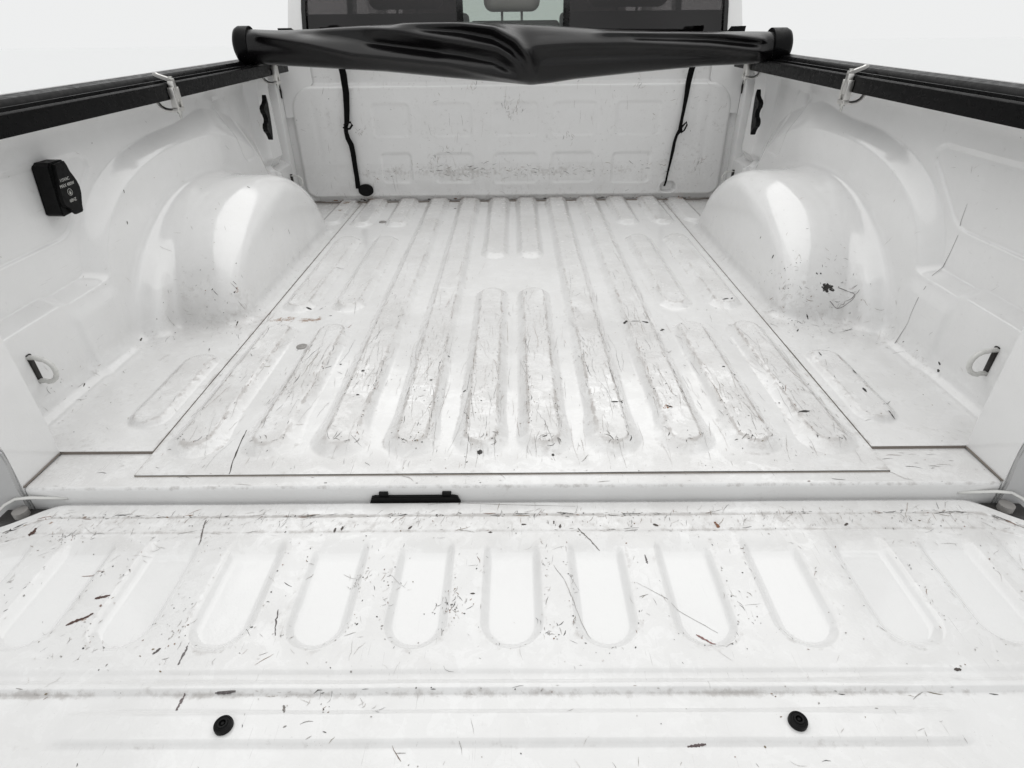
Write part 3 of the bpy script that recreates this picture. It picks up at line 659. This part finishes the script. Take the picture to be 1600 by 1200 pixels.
    cl = [(1.345, .345), (1.352, .352), (1.356, .372), (1.364, .376), (1.374, .372), (1.380, .380), (1.388, .412), (1.394, .416), (1.397, .400), (1.398, .36), (1.395, .32), (1.388, .290), (1.383, .290), (1.378, .305), (1.370, .318), (1.360, .320), (1.352, .316), (1.346, .322), (1.344, .334), (1.352, .340)]
    cl = [(1.402, .418), (1.396, .400), (1.382, .392), (1.368, .390), (1.360, .382), (1.361, .370), (1.372, .362), (1.377, .350), (1.372, .340), (1.358, .336), (1.351, .326), (1.354, .314), (1.366, .308), (1.374, .300), (1.378, .286), (1.384, .284), (1.392, .310), (1.400, .350), (1.406, .395)]
    add_prism(bm, cl, lambda a, b, d: (s*d, a+.02, b), .797, .812, .001)
    bm_obj('tie_down_cleat', bm, M_plastic, truck, angle=40)
    # D rings
    for (y0, zc, rad, r_) in ((.205, .094, .0235, .0044), (1.625, .100, .021, .0034)):
        xw = .849 if y0 < 1 else .845
        bm = bmesh.new()
        pts = [(s*(xw+.008), y0, zc+rad), (s*(xw-.016), y0, zc+rad)]
        for k in range(9):
            t = math.pi/2-k*math.pi/8; pts.append((s*(xw-.022-rad*.95*math.cos(t)), y0-.004, zc+rad*math.sin(t)*1.0))
        pts += [(s*(xw-.016), y0, zc-rad), (s*(xw+.008), y0, zc-rad)]
        add_tube(bm, pts, r_, 10, flat=1.0, ref=(0, 1, 0)); ring = bm_obj('tie_down_ring', bm, M_ring, truck, smooth=True)
        box('ring_slot', min(s*(xw-.006), s*(xw+.004)), max(s*(xw-.006), s*(xw+.004)), y0-.003, y0+.0075, zc-rad-.005, zc+rad+.005, M_gapd, ring, .002)

# black stake slot at the outer frame edge on both sides
for s in (-1, 1): box('stake_slot', min(s*.881, s*.900), max(s*.881, s*.900), .226, .252, .262, .314, M_gapd, truck, .004)

# ------------------------------------------------------------------ front panel (bulkhead)
XH = axis((-.89, .89, .0048)); ZH = axis((0.0, .06, .0025), (.06, .53, .0045))
HX, HZ = np.meshgrid(XH, ZH, indexing='ij')
ya = np.zeros_like(HX)
pan = rrect(HX, HZ, -.825, .825, .014, .43, .10)
low_r = rrect(HX, HZ, -.825, .825, .014, .43, .05); pan = np.where(HZ < .15, low_r, pan)
ya -= .016*sstep((-pan)/.016)
ya -= .004*np.cos(np.clip((HZ-.05)/.45, 0, 1)*math.pi*2.2)*sstep((HZ-.04)/.05)*.6
ya -= .006*bump(HZ-.016, .008)*sstep((.80-np.abs(HX))/.03)
labh = np.zeros((len(XH)-1, len(ZH)-1), int); cc = lambda A: (A[:-1, :-1]+A[1:, 1:])/2
HXc, HZc = cc(HX), cc(HZ); nh = {0: 'front_panel'}; ph = {0: truck}; k = 1
for x0, x1, z0, z1 in ((-.508, -.386, .075, .189), (-.300, -.147, .073, .187), (-.073, .102, .070, .186), (.152, .320, .071, .187), (.387, .540, .068, .185),
                       (-.524, -.378, .243, .362), (-.300, -.147, .243, .362), (-.073, .102, .243, .362), (.152, .320, .243, .362), (.390, .562, .243, .362)):
    d = rrect(HX, HZ, x0, x1, z0, z1, .018); ya += (.0030 if z0 < .2 else .0016)*sstep((-d)/.007)
    labh[rrect(HXc, HZc, x0-.003, x1+.003, z0-.003, z1+.003, .018) < 0] = k; nh[k] = 'pressed_recess'; ph[k] = 0; k += 1
for cx in (-.735, -.69, .69, .735): ya += .0012*bump(HX-cx, .010)*sstep((HZ-.09)/.05)*sstep((.38-HZ)/.04)
hole = rrect(HX, HZ, .587, .645, .031, .072, .019); ya += .020*sstep((-hole)/.004)
ya -= .0015*bump(hole-.004, .003)
ya += .0016*(vnoise(HX, HZ, 3.7, 91)-.5)
PH = np.stack([HX, 1.7035+ya, HZ], -1)
gH = np.clip(.12+.30*bump(HZ-.115, .022)*(.2+vnoise(HX, HZ, 9, 92))*(np.abs(HX) < .6)+.55*bump(HZ, .006)+.13*vnoise(HX, HZ, 5, 93)+.25*sstep((.06-HZ)/.06)*vnoise(HX, HZ, 20, 97), 0, 1)
rH = np.maximum(bump(HZ-.003, .005)*vnoise(HX, HZ, 14, 95)*.8, 0)
GH = make_grid(PH, labh, nh, ph, M_bed, gH, np.full_like(HX, .12)+.2*(HZ < .15), rH, flip=False)
if GH.N[100, 60][1] > 0: raise RuntimeError('front normals')
front = GH.objs[0]
mk = Marks()
vn = vnoise(HX, HZ, 6, 96)
scatter(mk, GH, bump(HZ-.115, .020)*(.1+vn**2)*(np.abs(HX) < .6)+1e-4, 170, .004, .03, .0008, .0020, .6, ang=0, spread=.25, chips=.4)
scatter(mk, GH, .2+vn**2, 190, .004, .03, .0006, .0014, .3, chips=.4)
for cx, cz in ((-.25, .19), (.02, .33), (-.57, .26), (.72, .13), (-.30, .15), (-.02, .35), (.22, .23), (-.14, .40), (.46, .405), (.0, .315)):
    for k in range(14): mk.line(GH, np.interp(cx+random.gauss(0, .010), XH, np.arange(len(XH))), np.interp(cz+random.gauss(0, .012), ZH, np.arange(len(ZH))), random.gauss(1.3, .6), random.uniform(.005, .02), random.uniform(.0006, .0013), shade_pick(.4), .6)
for k in range(70):
    x = random.uniform(-.72, .74); mk.chip(GH, np.interp(x, XH, np.arange(len(XH))), random.uniform(.5, 5), random.uniform(.002, .006), (.04, .03, .025) if random.random() < .6 else (.18, .08, .03), random.uniform(1, 4), 0)
scatter(mk, GH, .1+vn**2, 130, .015, .07, .0005, .0009, .0, ang=math.pi/2, spread=.2, curl=.2, chips=0)
mk.build('scratches', front)
bm = bmesh.new(); pts = []
for k in range(60):
    x = -.80+k*1.6/59; pts.append((x, 1.684+random.gauss(0, .0008)+(.012 if abs(x) > .77 else 0), .0035))
add_tube(bm, pts, .0028, 6, flat=.8); bm_obj('floor_seam_sealer', bm, M_gap, front, smooth=True)
# bolted corner plates
for s in (-1, 1):
    bm = bmesh.new()
    out = [(.722, .505), (.722, .430), (.735, .415), (.760, .395), (.782, .365), (.790, .335), (.793, .318), (.842, .314), (.842, .505)]
    add_prism(bm, out, lambda a, b, d: (s*a, d, b), 1.692, 1.6955, .0008); cp = bm_obj('corner_plate', bm, M_bed, truck, angle=35)
    bm = bmesh.new(); add_prism(bm, [(.842, .505), (.842, .310), (.872, .302), (.872, .505)], lambda a, b, d: (s*a, d, b), 1.6875, 1.6905, .0008); bm_obj('plate_flange', bm, M_bed, cp, angle=35)
    bm = bmesh.new(); add_prism(bm, [(.838, .405), (.842, .425), (.848, .43), (.850, .41), (.846, .385), (.841, .380)], lambda a, b, d: (s*a, d, b), 1.6845, 1.687, .0003); bm_obj('plate_slot', bm, M_gapd, cp)
    # column that closes the corner between side and bulkhead
    box('corner_filler', min(s*.845, s*.90), max(s*.845, s*.90), 1.655, 1.71, 0.0, .47, M_bed, truck, .006)

# ------------------------------------------------------------------ power outlet on the left wall
outlet = empty('power_outlet'); setparent(outlet, truck)
bm = bmesh.new(); add_prism(bm, [(.440, .391), (.447, .396), (.482, .3955), (.486, .391), (.470, .309), (.466, .303), (.432, .301), (.4275, .305)], lambda a, b, d: (d, a+.004*(-.853-d)/.04, b), -.8895, -.853, .002)
bm_obj('outlet_base', bm, M_plastic, outlet, angle=30)
cov = [(.4490, .3925), (.4770, .3940), (.4800, .386), (.4795, .374), (.4850, .366), (.4905, .356), (.4925, .344), (.4900, .331), (.4830, .320), (.4800, .316), (.4790, .312), (.4770, .301), (.474, .299), (.4560, .299), (.453, .303), (.447, .313), (.4340, .3195), (.4325, .330), (.438, .350)]
bm = bmesh.new(); add_prism(bm, cov, lambda a, b, d: (d, a, b), -.853, -.8455, .0012)
cover = bm_obj('outlet_cover', bm, M_plastic, outlet, angle=30)
def text(name, body, size, cy, cz, parent, tilt=0.0):
    cu = bpy.data.curves.new(name, 'FONT'); cu.body = body; cu.size = size; cu.align_x = 'CENTER'; cu.align_y = 'CENTER'; cu.extrude = .0002
    to = bpy.data.objects.new('tmp', cu); COL.objects.link(to); dg = bpy.context.evaluated_depsgraph_get(); dg.update()
    me = bpy.data.meshes.new_from_object(to.evaluated_get(dg)); bpy.data.objects.remove(to)
    R = Matrix(((0, 0, 1, -.8449), (1, 0, 0, cy), (0, 1, 0, cz), (0, 0, 0, 1))) @ Matrix.Rotation(tilt, 4, 'Z')
    me.transform(R); me.name = name; return add(name, me, M_text, parent)
text('lettering', '115VAC', .0078, .4575, .3640, cover); text('lettering', 'MAX 400W', .0082, .4590, .3540, cover); text('lettering', '60HZ', .0082, .4590, .3255, cover)
bm = bmesh.new()
add_tube(bm, [(-.8449, .459+.0062*math.cos(t*math.pi/10), .3405+.0062*math.sin(t*math.pi/10)) for t in range(20)], .0004, 5, closed=True, ref=(1, 0, 0))
add_box(bm, -.8453, -.8447, .4566, .4614, .3372, .3398); add_box(bm, -.8453, -.8447, .4586, .4594, .3350, .3372); add_box(bm, -.8453, -.8447, .4572, .4578, .3398, .3432); add_box(bm, -.8453, -.8447, .4602, .4608, .3398, .3432)
bm_obj('plug_symbol', bm, M_text, cover)

# ------------------------------------------------------------------ bumper and underbody seen through the gaps
box('rear_bumper', -.95, .95, -.10, .06, -.42, -.16, M_under, truck, .02)
box('bed_underframe', -.90, .90, .03, 1.85, -.30, -.05, M_under, truck, .01)

# ------------------------------------------------------------------ cab
cab = empty('cab'); setparent(cab, truck)
CX = .015
def cabbox(name, x0, x1, y0, y1, z0, z1, mat, bev=.01, parent=None): return box(name, CX+x0, CX+x1, y0, y1, z0, z1, mat, parent or cab, bev, 3)
bm = bmesh.new()
outline = [(-.872, -.35), (.872, -.35), (.885, .50), (.868, .60), (.835, .75), (.800, .88), (.760, .93), (.5, .955), (0, .965), (-.5, .955), (-.760, .93), (-.800, .88), (-.835, .75), (-.868, .60), (-.885, .50)]
win = [(-.812, .560), (.812, .560), (.800, .66), (.775, .80), (.745, .855), (0, .875), (-.745, .855), (-.775, .80), (-.800, .66)]
ov = [(CX+a, b) for a, b in outline]; wv = [(CX+a, b) for a, b in win]
def frame_mesh(name, outer, inner, y0, y1, mat, parent, bev):
    import mathutils
    bm = bmesh.new(); vo = [bm.verts.new((a, y0, b)) for a, b in outer]; vi = [bm.verts.new((a, y0, b)) for a, b in inner]
    es = [bm.edges.new((vo[k], vo[(k+1) % len(vo)])) for k in range(len(vo))]+[bm.edges.new((vi[k], vi[(k+1) % len(vi)])) for k in range(len(vi))]
    bmesh.ops.triangle_fill(bm, use_beauty=True, use_dissolve=False, edges=es)
    ex = bmesh.ops.extrude_face_region(bm, geom=list(bm.faces)); vs = [g for g in ex['geom'] if isinstance(g, bmesh.types.BMVert)]
    for v in vs: v.co.y = y1
    return bm_obj(name, bm, mat, parent, angle=30)
frame_mesh('cab_rear_wall', ov, wv, 1.925, 1.965, M_body, cab, .01)
# side walls, roof and front of the cab
for s in (-1, 1):
    bm = bmesh.new(); add_prism(bm, [(.872, -.35), (.885, .50), (.86, .52), (.845, .50), (.84, -.35)], lambda a, b, d: (CX+s*a, d, b), 1.965, 3.75, .0); bm_obj('cab_side', bm, M_body, cab, angle=30)
    bm = bmesh.new(); add_prism(bm, [(1.965, .51), (2.10, .51), (2.06, .90), (1.965, .90)], lambda a, b, d: (CX+s*(d-.12*max(0, b-.55)), a, b), .84, .87, .004); bm_obj('rear_pillar', bm, M_body, cab, angle=30)
    bm = bmesh.new(); add_prism(bm, [(2.85, .51), (2.95, .51), (2.93, .90), (2.83, .90)], lambda a, b, d: (CX+s*(d-.12*max(0, b-.55)), a, b), .84, .87, .004); bm_obj('door_pillar', bm, M_trim, cab, angle=30)
    bm = bmesh.new(); add_prism(bm, [(3.70, .51), (3.80, .51), (3.42, .91), (3.32, .91)], lambda a, b, d: (CX+s*(d-.12*max(0, b-.55)), a, b), .80, .86, .004); bm_obj('windshield_pillar', bm, M_body, cab, angle=30)
    bm = bmesh.new(); add_prism(bm, [(2.10, .52), (3.70, .52), (3.36, .89), (2.07, .89)], lambda a, b, d: (CX+s*(d-.12*max(0, b-.55)), a, b), .853, .857, .0); bm_obj('side_glass', bm, M_glass_c, cab)
bm = bmesh.new()
ro = [(-.80, .88), (-.760, .93), (-.5, .955), (0, .965), (.5, .955), (.760, .93), (.80, .88), (.76, .885), (.5, .91), (0, .92), (-.5, .91), (-.76, .885)]
add_prism(bm, [(CX+a, b) for a, b in ro], lambda a, b, d: (a, d, b), 1.967, 3.40, .0); bm_obj('cab_roof', bm, M_body, cab, angle=40)
bm = bmesh.new(); vs = [bm.verts.new(p) for p in ((CX-.80, 3.78, .52), (CX+.80, 3.78, .52), (CX+.75, 3.39, .90), (CX-.75, 3.39, .90))]; bm.faces.new(vs)
ex = bmesh.ops.extrude_face_region(bm, geom=list(bm.faces)); bmesh.ops.translate(bm, verts=[g for g in ex['geom'] if isinstance(g, bmesh.types.BMVert)], vec=(0, .005, .004)); bm_obj('windshield', bm, M_glass_c, cab)
cabbox('dashboard', -.80, .80, 3.35, 3.80, .20, .50, M_seat, .03)
cabbox('cab_floor', -.84, .84, 1.967, 3.8, -.35, -.30, M_seat, .0)
# rear window glass: two dark fixed panes and a clearer slider between uprights
def pane(name, pts, mat, y=1.935):
    bm = bmesh.new(); add_prism(bm, pts, lambda a, b, d: (a, d, b), y, y+.004, 0); return bm_obj(name, bm, mat, cab)
pane('rear_window_pane', [(CX-.812, .557), (-.205, .557), (-.205, .872), (CX-.745, .857), (CX-.80, .66)], M_glass_d)
pane('rear_window_pane', [(.225, .557), (CX+.812, .557), (CX+.80, .66), (CX+.745, .857), (.225, .872)], M_glass_d)
pane('sliding_window_pane', [(-.180, .557), (.200, .557), (.200, .875), (-.180, .875)], M_glass_c, 1.940)
for x in (-.1925, .2125): box('window_upright', x-.0125, x+.0125, 1.930, 1.947, .555, .876, M_trim, cab, .002)
for s in (-1, 1):
    bm = bmesh.new(); add_prism(bm, [(CX+s*.800, .558), (CX+s*.8165, .558), (CX+s*.804, .66), (CX+s*.778, .80), (CX+s*.750, .853), (CX+s*.735, .853), (CX+s*.764, .80), (CX+s*.789, .66)], lambda a, b, d: (a, d, b), 1.921, 1.934, .001); bm_obj('window_seal', bm, M_trim, cab)
# rear seat and headrests
def rounded(name, x0, x1, y0, y1, z0, z1, mat, parent, bev): return box(name, x0, x1, y0, y1, z0, z1, mat, parent, bev, 5)
seat = rounded('rear_seatback', -.165, .195, 2.02, 2.16, -.2, .618, M_seat, cab, .02)
for q0, q1 in ((-.82, -.17), (.20, .85)): rounded('rear_seatback', q0, q1, 2.02, 2.16, -.2, .646, M_seat, cab, .02)
def headrest(cx, wd, z0, y=2.07):
    h = rounded('headrest', cx-wd/2, cx+wd/2, y, y+.09, z0, z0+.17, M_head, cab, .035)
    for dx in (-.04, .04):
        bm = bmesh.new(); add_tube(bm, [(cx+dx, y+.05, z0-.07), (cx+dx, y+.05, z0+.02)], .005, 8); bm_obj('headrest_post', bm, M_plug, h, smooth=True)
headrest(.005, .225, .648); headrest(-.42, .30, .660); headrest(.47, .32, .660)
for cx in (-.42, .45):
    rounded('front_seatback', cx-.26, cx+.26, 2.85, 3.0, -.1, .56, M_seat, cab, .05)
    headrest(cx, .30, .60, 2.90)

# ------------------------------------------------------------------ tonneau cover
tc = empty('tonneau_cover', (0, .8, .5)); tc['label'] = 'black vinyl tonneau cover rolled up on its side rails below the cab window'; tc['category'] = 'tonneau cover'
for s in (-1, 1):
    zt = lambda z: z
    prof = [(.790, .4610), (.790, .4930), (.7925, .4955), (.7975, .4955), (.7990, .4920), (.806, .4920), (.8075, .5000), (.8100, .5005), (.8125, .4960), (.826, .4960), (.8280, .5040), (.8320, .5085), (.8540, .5125), (.8565, .5100), (.8565, .4560), (.8500, .4560), (.8500, .4850), (.800, .4850), (.7990, .4610)]
    bm = bmesh.new(); rings = []
    for y, dz in ((-.02, -.001), (.8, .0035), (1.66, .009)):
        rings.append([bm.verts.new((s*a, y, b+dz)) for a, b in prof])
    n = len(prof)
    for A, B in zip(rings[:-1], rings[1:]):
        for k in range(n): bm.faces.new((A[k], A[(k+1) % n], B[(k+1) % n], B[k]))
    bm.faces.new(rings[0]); bm.faces.new(rings[-1])
    es = [e for e in bm.edges if abs(e.verts[0].co.y-e.verts[1].co.y) > .1]
    bmesh.ops.bevel(bm, geom=es, offset=.0008, segments=2, affect='EDGES')
    bm_obj('side_rail', bm, M_black, tc, angle=30)
    # thin grey strip on the outside of the rail
    bm = bmesh.new(); add_tube(bm, [(s*.8600, -.018, .5085), (s*.8600, .8, .5130), (s*.8600, 1.66, .5185)], .0036, 8); bm_obj('edge_strip', bm, M_grey, tc, smooth=True)
    for yc, dz in ((.825, .0035), (1.505, .008)):
        c = empty('rail_clamp', (s*.785, yc, .47+dz)); c.parent = None; setparent(c, tc)
        X_ = lambda a: s*a
        bm = bmesh.new()
        def bx(x0, x1, y0, y1, z0, z1, b=.0008): add_box(bm, min(s*x0, s*x1), max(s*x0, s*x1), yc+y0, yc+y1, z0+dz, z1+dz, b)
        # top finger reaching over the rail into the track
        add_prism(bm, [(.776, .5035), (.786, .5060), (.806, .5125), (.812, .5165), (.818, .5165), (.819, .5125), (.811, .5075), (.790, .4995), (.776, .4985)], lambda a, b, d: (s*a, d, b+dz), yc-.0055, yc+.0055, .0007)
        fin = bm_obj('clamp_finger', bm, M_alu, c, angle=30)
        bm = bmesh.new(); bx(.7760, .7885, -.0065, .0065, .4560, .4990); bm_obj('clamp_body', bm, M_alu, c, angle=30)
        for q0, q1 in ((-.0145, -.0085), (.0085, .0145)): bm = bmesh.new(); bx(.7755, .7890, q0, q1, .4442, .4860, .001); bm_obj('clamp_cheek', bm, M_alu, c, angle=30)
        bm = bmesh.new(); bx(.7750, .7890, -.0145, .0145, .4350, .4440, .001); bm_obj('clamp_base', bm, M_alu, c, angle=30); bm = bmesh.new()
        pts = [(s*(.789), yc, .4385+dz), (s*.800, yc, .4370+dz), (s*.812, yc, .4390+dz), (s*.822, yc, .4450+dz), (s*.8275, yc, .4540+dz), (s*.829, yc, .4620+dz)]
        add_tube(bm, pts, .0042, 8, flat=1.0); bm_obj('clamp_hook', bm, M_alu, c, angle=40)
        bm = bmesh.new(); add_tube(bm, [(s*.782, yc, .4200+dz), (s*.782, yc, .4600+dz)], .0028, 10); bm_obj('clamp_bolt', bm, M_steel, c, angle=30)
        for z0_, z1_, r_ in ((.4310, .4348, .0058), (.5030, .5085, .0050)):
            bm = bmesh.new(); add_tube(bm, [(s*.782, yc, z0_+dz), (s*.782, yc, z1_+dz)], r_, 6); bm_obj('clamp_nut', bm, M_steel, c, angle=30)
# header bar at the bulkhead
bm = bmesh.new()
pts = []
add_prism(bm, [(-.80, .602), (-.765, .602), (-.758, .594), (-.60, .588), (.60, .572), (.762, .578), (.770, .592), (.808, .593), (.806, .572), (.80, .545), (-.80, .555)], lambda a, b, d: (a, d, b), 1.655, 1.70, .002)
bm_obj('header_bar', bm, M_black, tc, angle=30)
# rolled vinyl
nx, nv = 420, 160
xs = np.linspace(-.808, .812, nx); ph = np.linspace(0, 2*math.pi, nv, endpoint=False)
XR, PHI = np.meshgrid(xs, ph, indexing='ij')
topz = np.interp(xs, [-.81, -.70, -.60, -.45, -.30, -.15, 0, .15, .30, .45, .65, .76, .812], [.602, .596, .600, .607, .612, .613, .609, .600, .590, .583, .580, .580, .578])
botz = np.interp(xs, [-.81, -.787, -.394, -.196, 0, .065, .13, .206, .404, .601, .812], [.506, .506, .482, .463, .446, .439, .445, .455, .472, .487, .494])
def sm1(a, k=9):
    ker = np.hanning(k+2)[1:-1]; ker /= ker.sum(); return np.convolve(np.pad(a, k//2, mode='edge'), ker, 'valid')
topz = sm1(topz, 41); botz = sm1(botz, 9)
hz = ((topz-botz)/2)[:, None]; cz = ((topz+botz)/2)[:, None]; hy = np.interp(xs, [-.81, -.5, 0, .5, .81], [.049, .060, .072, .062, .047])[:, None]
co, si = np.cos(PHI), np.sin(PHI)       # phi=0 top, phi=pi/2 towards camera (-y)
YR = 1.405-hy*np.sign(si)*np.abs(si)**.85; ZR = cz+hz*np.sign(co)*np.abs(co)**.95
front_side = np.clip(si*1.6, 0, 1)
Zq = ZR
def ridge_line(pts, wd, amp):
    # sharp on the lower side, soft on the upper side
    d = poly_d(XR, Zq*1.0, pts); yl = np.interp(XR, [p[0] for p in pts], [p[1] for p in pts]); x0, x1 = pts[0][0], pts[-1][0]
    fade = sstep((XR-x0)/.06+.2)*sstep((x1-XR)/.05+.2)
    side = np.where(Zq > yl, 1.5, .8)
    return amp*np.exp(-(d/(wd*side))**1.6)*fade
disp = np.zeros_like(XR)
disp += ridge_line([(-.84, .592), (-.767, .584), (-.617, .562), (-.467, .530), (-.192, .503), (.058, .448)], .013, .019)
disp -= ridge_line([(-.66, .592), (-.52, .578), (-.40, .560), (-.20, .535)], .016, .010)
disp += ridge_line([(-.60, .602), (-.45, .604), (-.34, .592), (-.188, .568), (-.034, .544), (.025, .505), (.060, .452)], .015, .017)
disp -= ridge_line([(-.30, .598), (-.147, .584), (-.05, .566), (.010, .535), (.045, .50)], .011, .011)
disp += ridge_line([(-.36, .614), (-.147, .606), (-.05, .592), (.015, .562), (.058, .518), (.082, .45)], .012, .036)
disp -= ridge_line([(-.45, .565), (-.30, .545), (-.147, .528), (-.05, .510), (.02, .478)], .012, .014)
disp += ridge_line([(.05, .545), (.20, .552), (.394, .552), (.60, .541), (.79, .524)], .016, .022)
disp -= ridge_line([(.08, .515), (.25, .520), (.45, .522), (.70, .518)], .014, .010)
disp += ridge_line([(.25, .578), (.50, .576), (.644, .570), (.73, .560), (.80, .552)], .009, .018)
disp -= ridge_line([(.35, .565), (.60, .558), (.76, .545)], .009, .011)
disp += .005*(vnoise(XR*1.0, Zq*3, 7, 101)-.5)
ker = np.hanning(9)[1:-1]; ker /= ker.sum()
disp = np.apply_along_axis(lambda a: np.convolve(np.pad(a, len(ker)//2, mode='edge'), ker, 'valid'), 0, disp)
disp = np.apply_along_axis(lambda a: np.convolve(np.pad(a, 4, mode='wrap'), ker[1:-1]/ker[1:-1].sum(), 'same')[4:-4], 1, disp)
disp *= front_side*sstep((XR+.81)/.06)*sstep((.812-XR)/.06)
YR = YR-disp; ZR = ZR+.25*disp*np.clip(co, 0, 1)
bm_v = np.stack([XR, YR, ZR], -1).reshape(-1, 3); idx = np.arange(nx*nv).reshape(nx, nv)
q = np.stack([idx[:-1], idx[1:], np.roll(idx[1:], -1, 1), np.roll(idx[:-1], -1, 1)], -1).reshape(-1, 4)
me = bpy.data.meshes.new('rolled_vinyl'); me.from_pydata(bm_v.tolist(), [], q.tolist()); me.update()
roll = add('rolled_vinyl', me, M_vinyl, tc, smooth=True)
for s, zc, ry, rz, x0, x1 in ((-1, .557, .050, .0515, -.848, -.800), (1, .540, .052, .0480, .803, .862)):
    bm = bmesh.new(); n = 36; secs = [(x0 if s < 0 else x1, .70), ((x0 if s < 0 else x1)-s*.006, .93), ((x0 if s < 0 else x1)-s*.016, 1.03), ((x1 if s < 0 else x0), 1.03), ((x1 if s < 0 else x0)-s*.0015, .98)]
    rings = [[bm.verts.new((xx, 1.405+ry*k_*math.cos(t*2*math.pi/n), zc+rz*k_*math.sin(t*2*math.pi/n))) for t in range(n)] for xx, k_ in secs]
    for A, B in zip(rings[:-1], rings[1:]):
        for t in range(n): bm.faces.new((A[t], A[(t+1) % n], B[(t+1) % n], B[t]))
    bm.faces.new(rings[0]); bm.faces.new(rings[-1])
    bm_obj('roll_end_cap', bm, M_black, roll, angle=40)
# straps hanging down the bulkhead
def strap(pts, name='hanging_strap', th=.0022, parent=None):
    bm = bmesh.new(); rows = []
    for i, (x, y, z, wd) in enumerate(pts):
        x0, y0, z0, _ = pts[max(i-1, 0)]; x1, y1, z1, _ = pts[min(i+1, len(pts)-1)]; t = Vector((x1-x0, y1-y0, z1-z0)).normalized(); sd = t.cross(Vector((0, 1, 0))).normalized(); nn = sd.cross(t)
        c = Vector((x, y, z)); rows.append([bm.verts.new(c+sd*a*wd/2+nn*b*th/2) for a, b in ((-1, -1), (1, -1), (1, 1), (-1, 1))])
    for A, B in zip(rows[:-1], rows[1:]):
        for k in range(4): bm.faces.new((A[k], A[(k+1) % 4], B[(k+1) % 4], B[k]))
    bm.faces.new(rows[0]); bm.faces.new(rows[-1]); return bm_obj(name, bm, M_rubber, parent or tc, angle=50)
yb = 1.672
sl = strap([(-.590, 1.60, .53, .024), (-.596, 1.655, .46, .024), (-.600, yb, .40, .023), (-.606, yb, .345, .021), (-.612, yb, .305, .019), (-.617, yb-.004, .288, .014), (-.621, yb, .270, .015), (-.618, yb, .245, .018), (-.608, yb-.002, .222, .020), (-.606, yb, .19, .019), (-.606, yb, .14, .018), (-.605, yb, .10, .018), (-.606, yb, .060, .019)])
bm = bmesh.new()
kp = [(-.622, yb-.006, .292), (-.610, yb-.012, .300), (-.596, yb-.012, .302), (-.592, yb-.009, .292), (-.602, yb-.012, .280), (-.616, yb-.010, .279), (-.626, yb-.004, .284)]
add_tube(bm, kp, .0055, 8, flat=.7); bm_obj('strap_knot', bm, M_rubber, sl, smooth=True)
bm = bmesh.new(); add_prism(bm, [(-.578+.029*math.cos(t*math.pi/14)*(1 if True else 1), .0525+.0225*math.copysign(abs(math.sin(t*math.pi/14))**.8, math.sin(t*math.pi/14))) for t in range(28)], lambda a, b, d: (a, d, b), 1.672, 1.684, .002)
o = bm_obj('black_grommet', bm, M_plastic, front, angle=40); o['label'] = 'black plug filling the left drain hole of the front panel'
sr = strap([(.640, 1.60, .53, .022), (.640, 1.655, .46, .021), (.640, yb, .42, .020), (.639, yb, .38, .016), (.636, yb, .33, .012), (.633, yb, .295, .011), (.631, yb-.003, .270, .014), (.632, yb-.006, .262, .018), (.622, yb-.003, .247, .010), (.617, yb, .22, .011), (.615, yb, .19, .012), (.611, yb, .15, .009), (.606, yb, .11, .007), (.604, yb+.004, .075, .007), (.602, yb+.014, .055, .007)])
bm = bmesh.new(); add_tube(bm, [(.632, yb-.005, .264), (.640, yb-.010, .280), (.650, yb-.010, .291), (.653, yb-.009, .281), (.646, yb-.008, .262), (.636, yb-.006, .253)], .0030, 8, closed=True)
bm_obj('strap_loop', bm, M_rubber, sr, smooth=True)
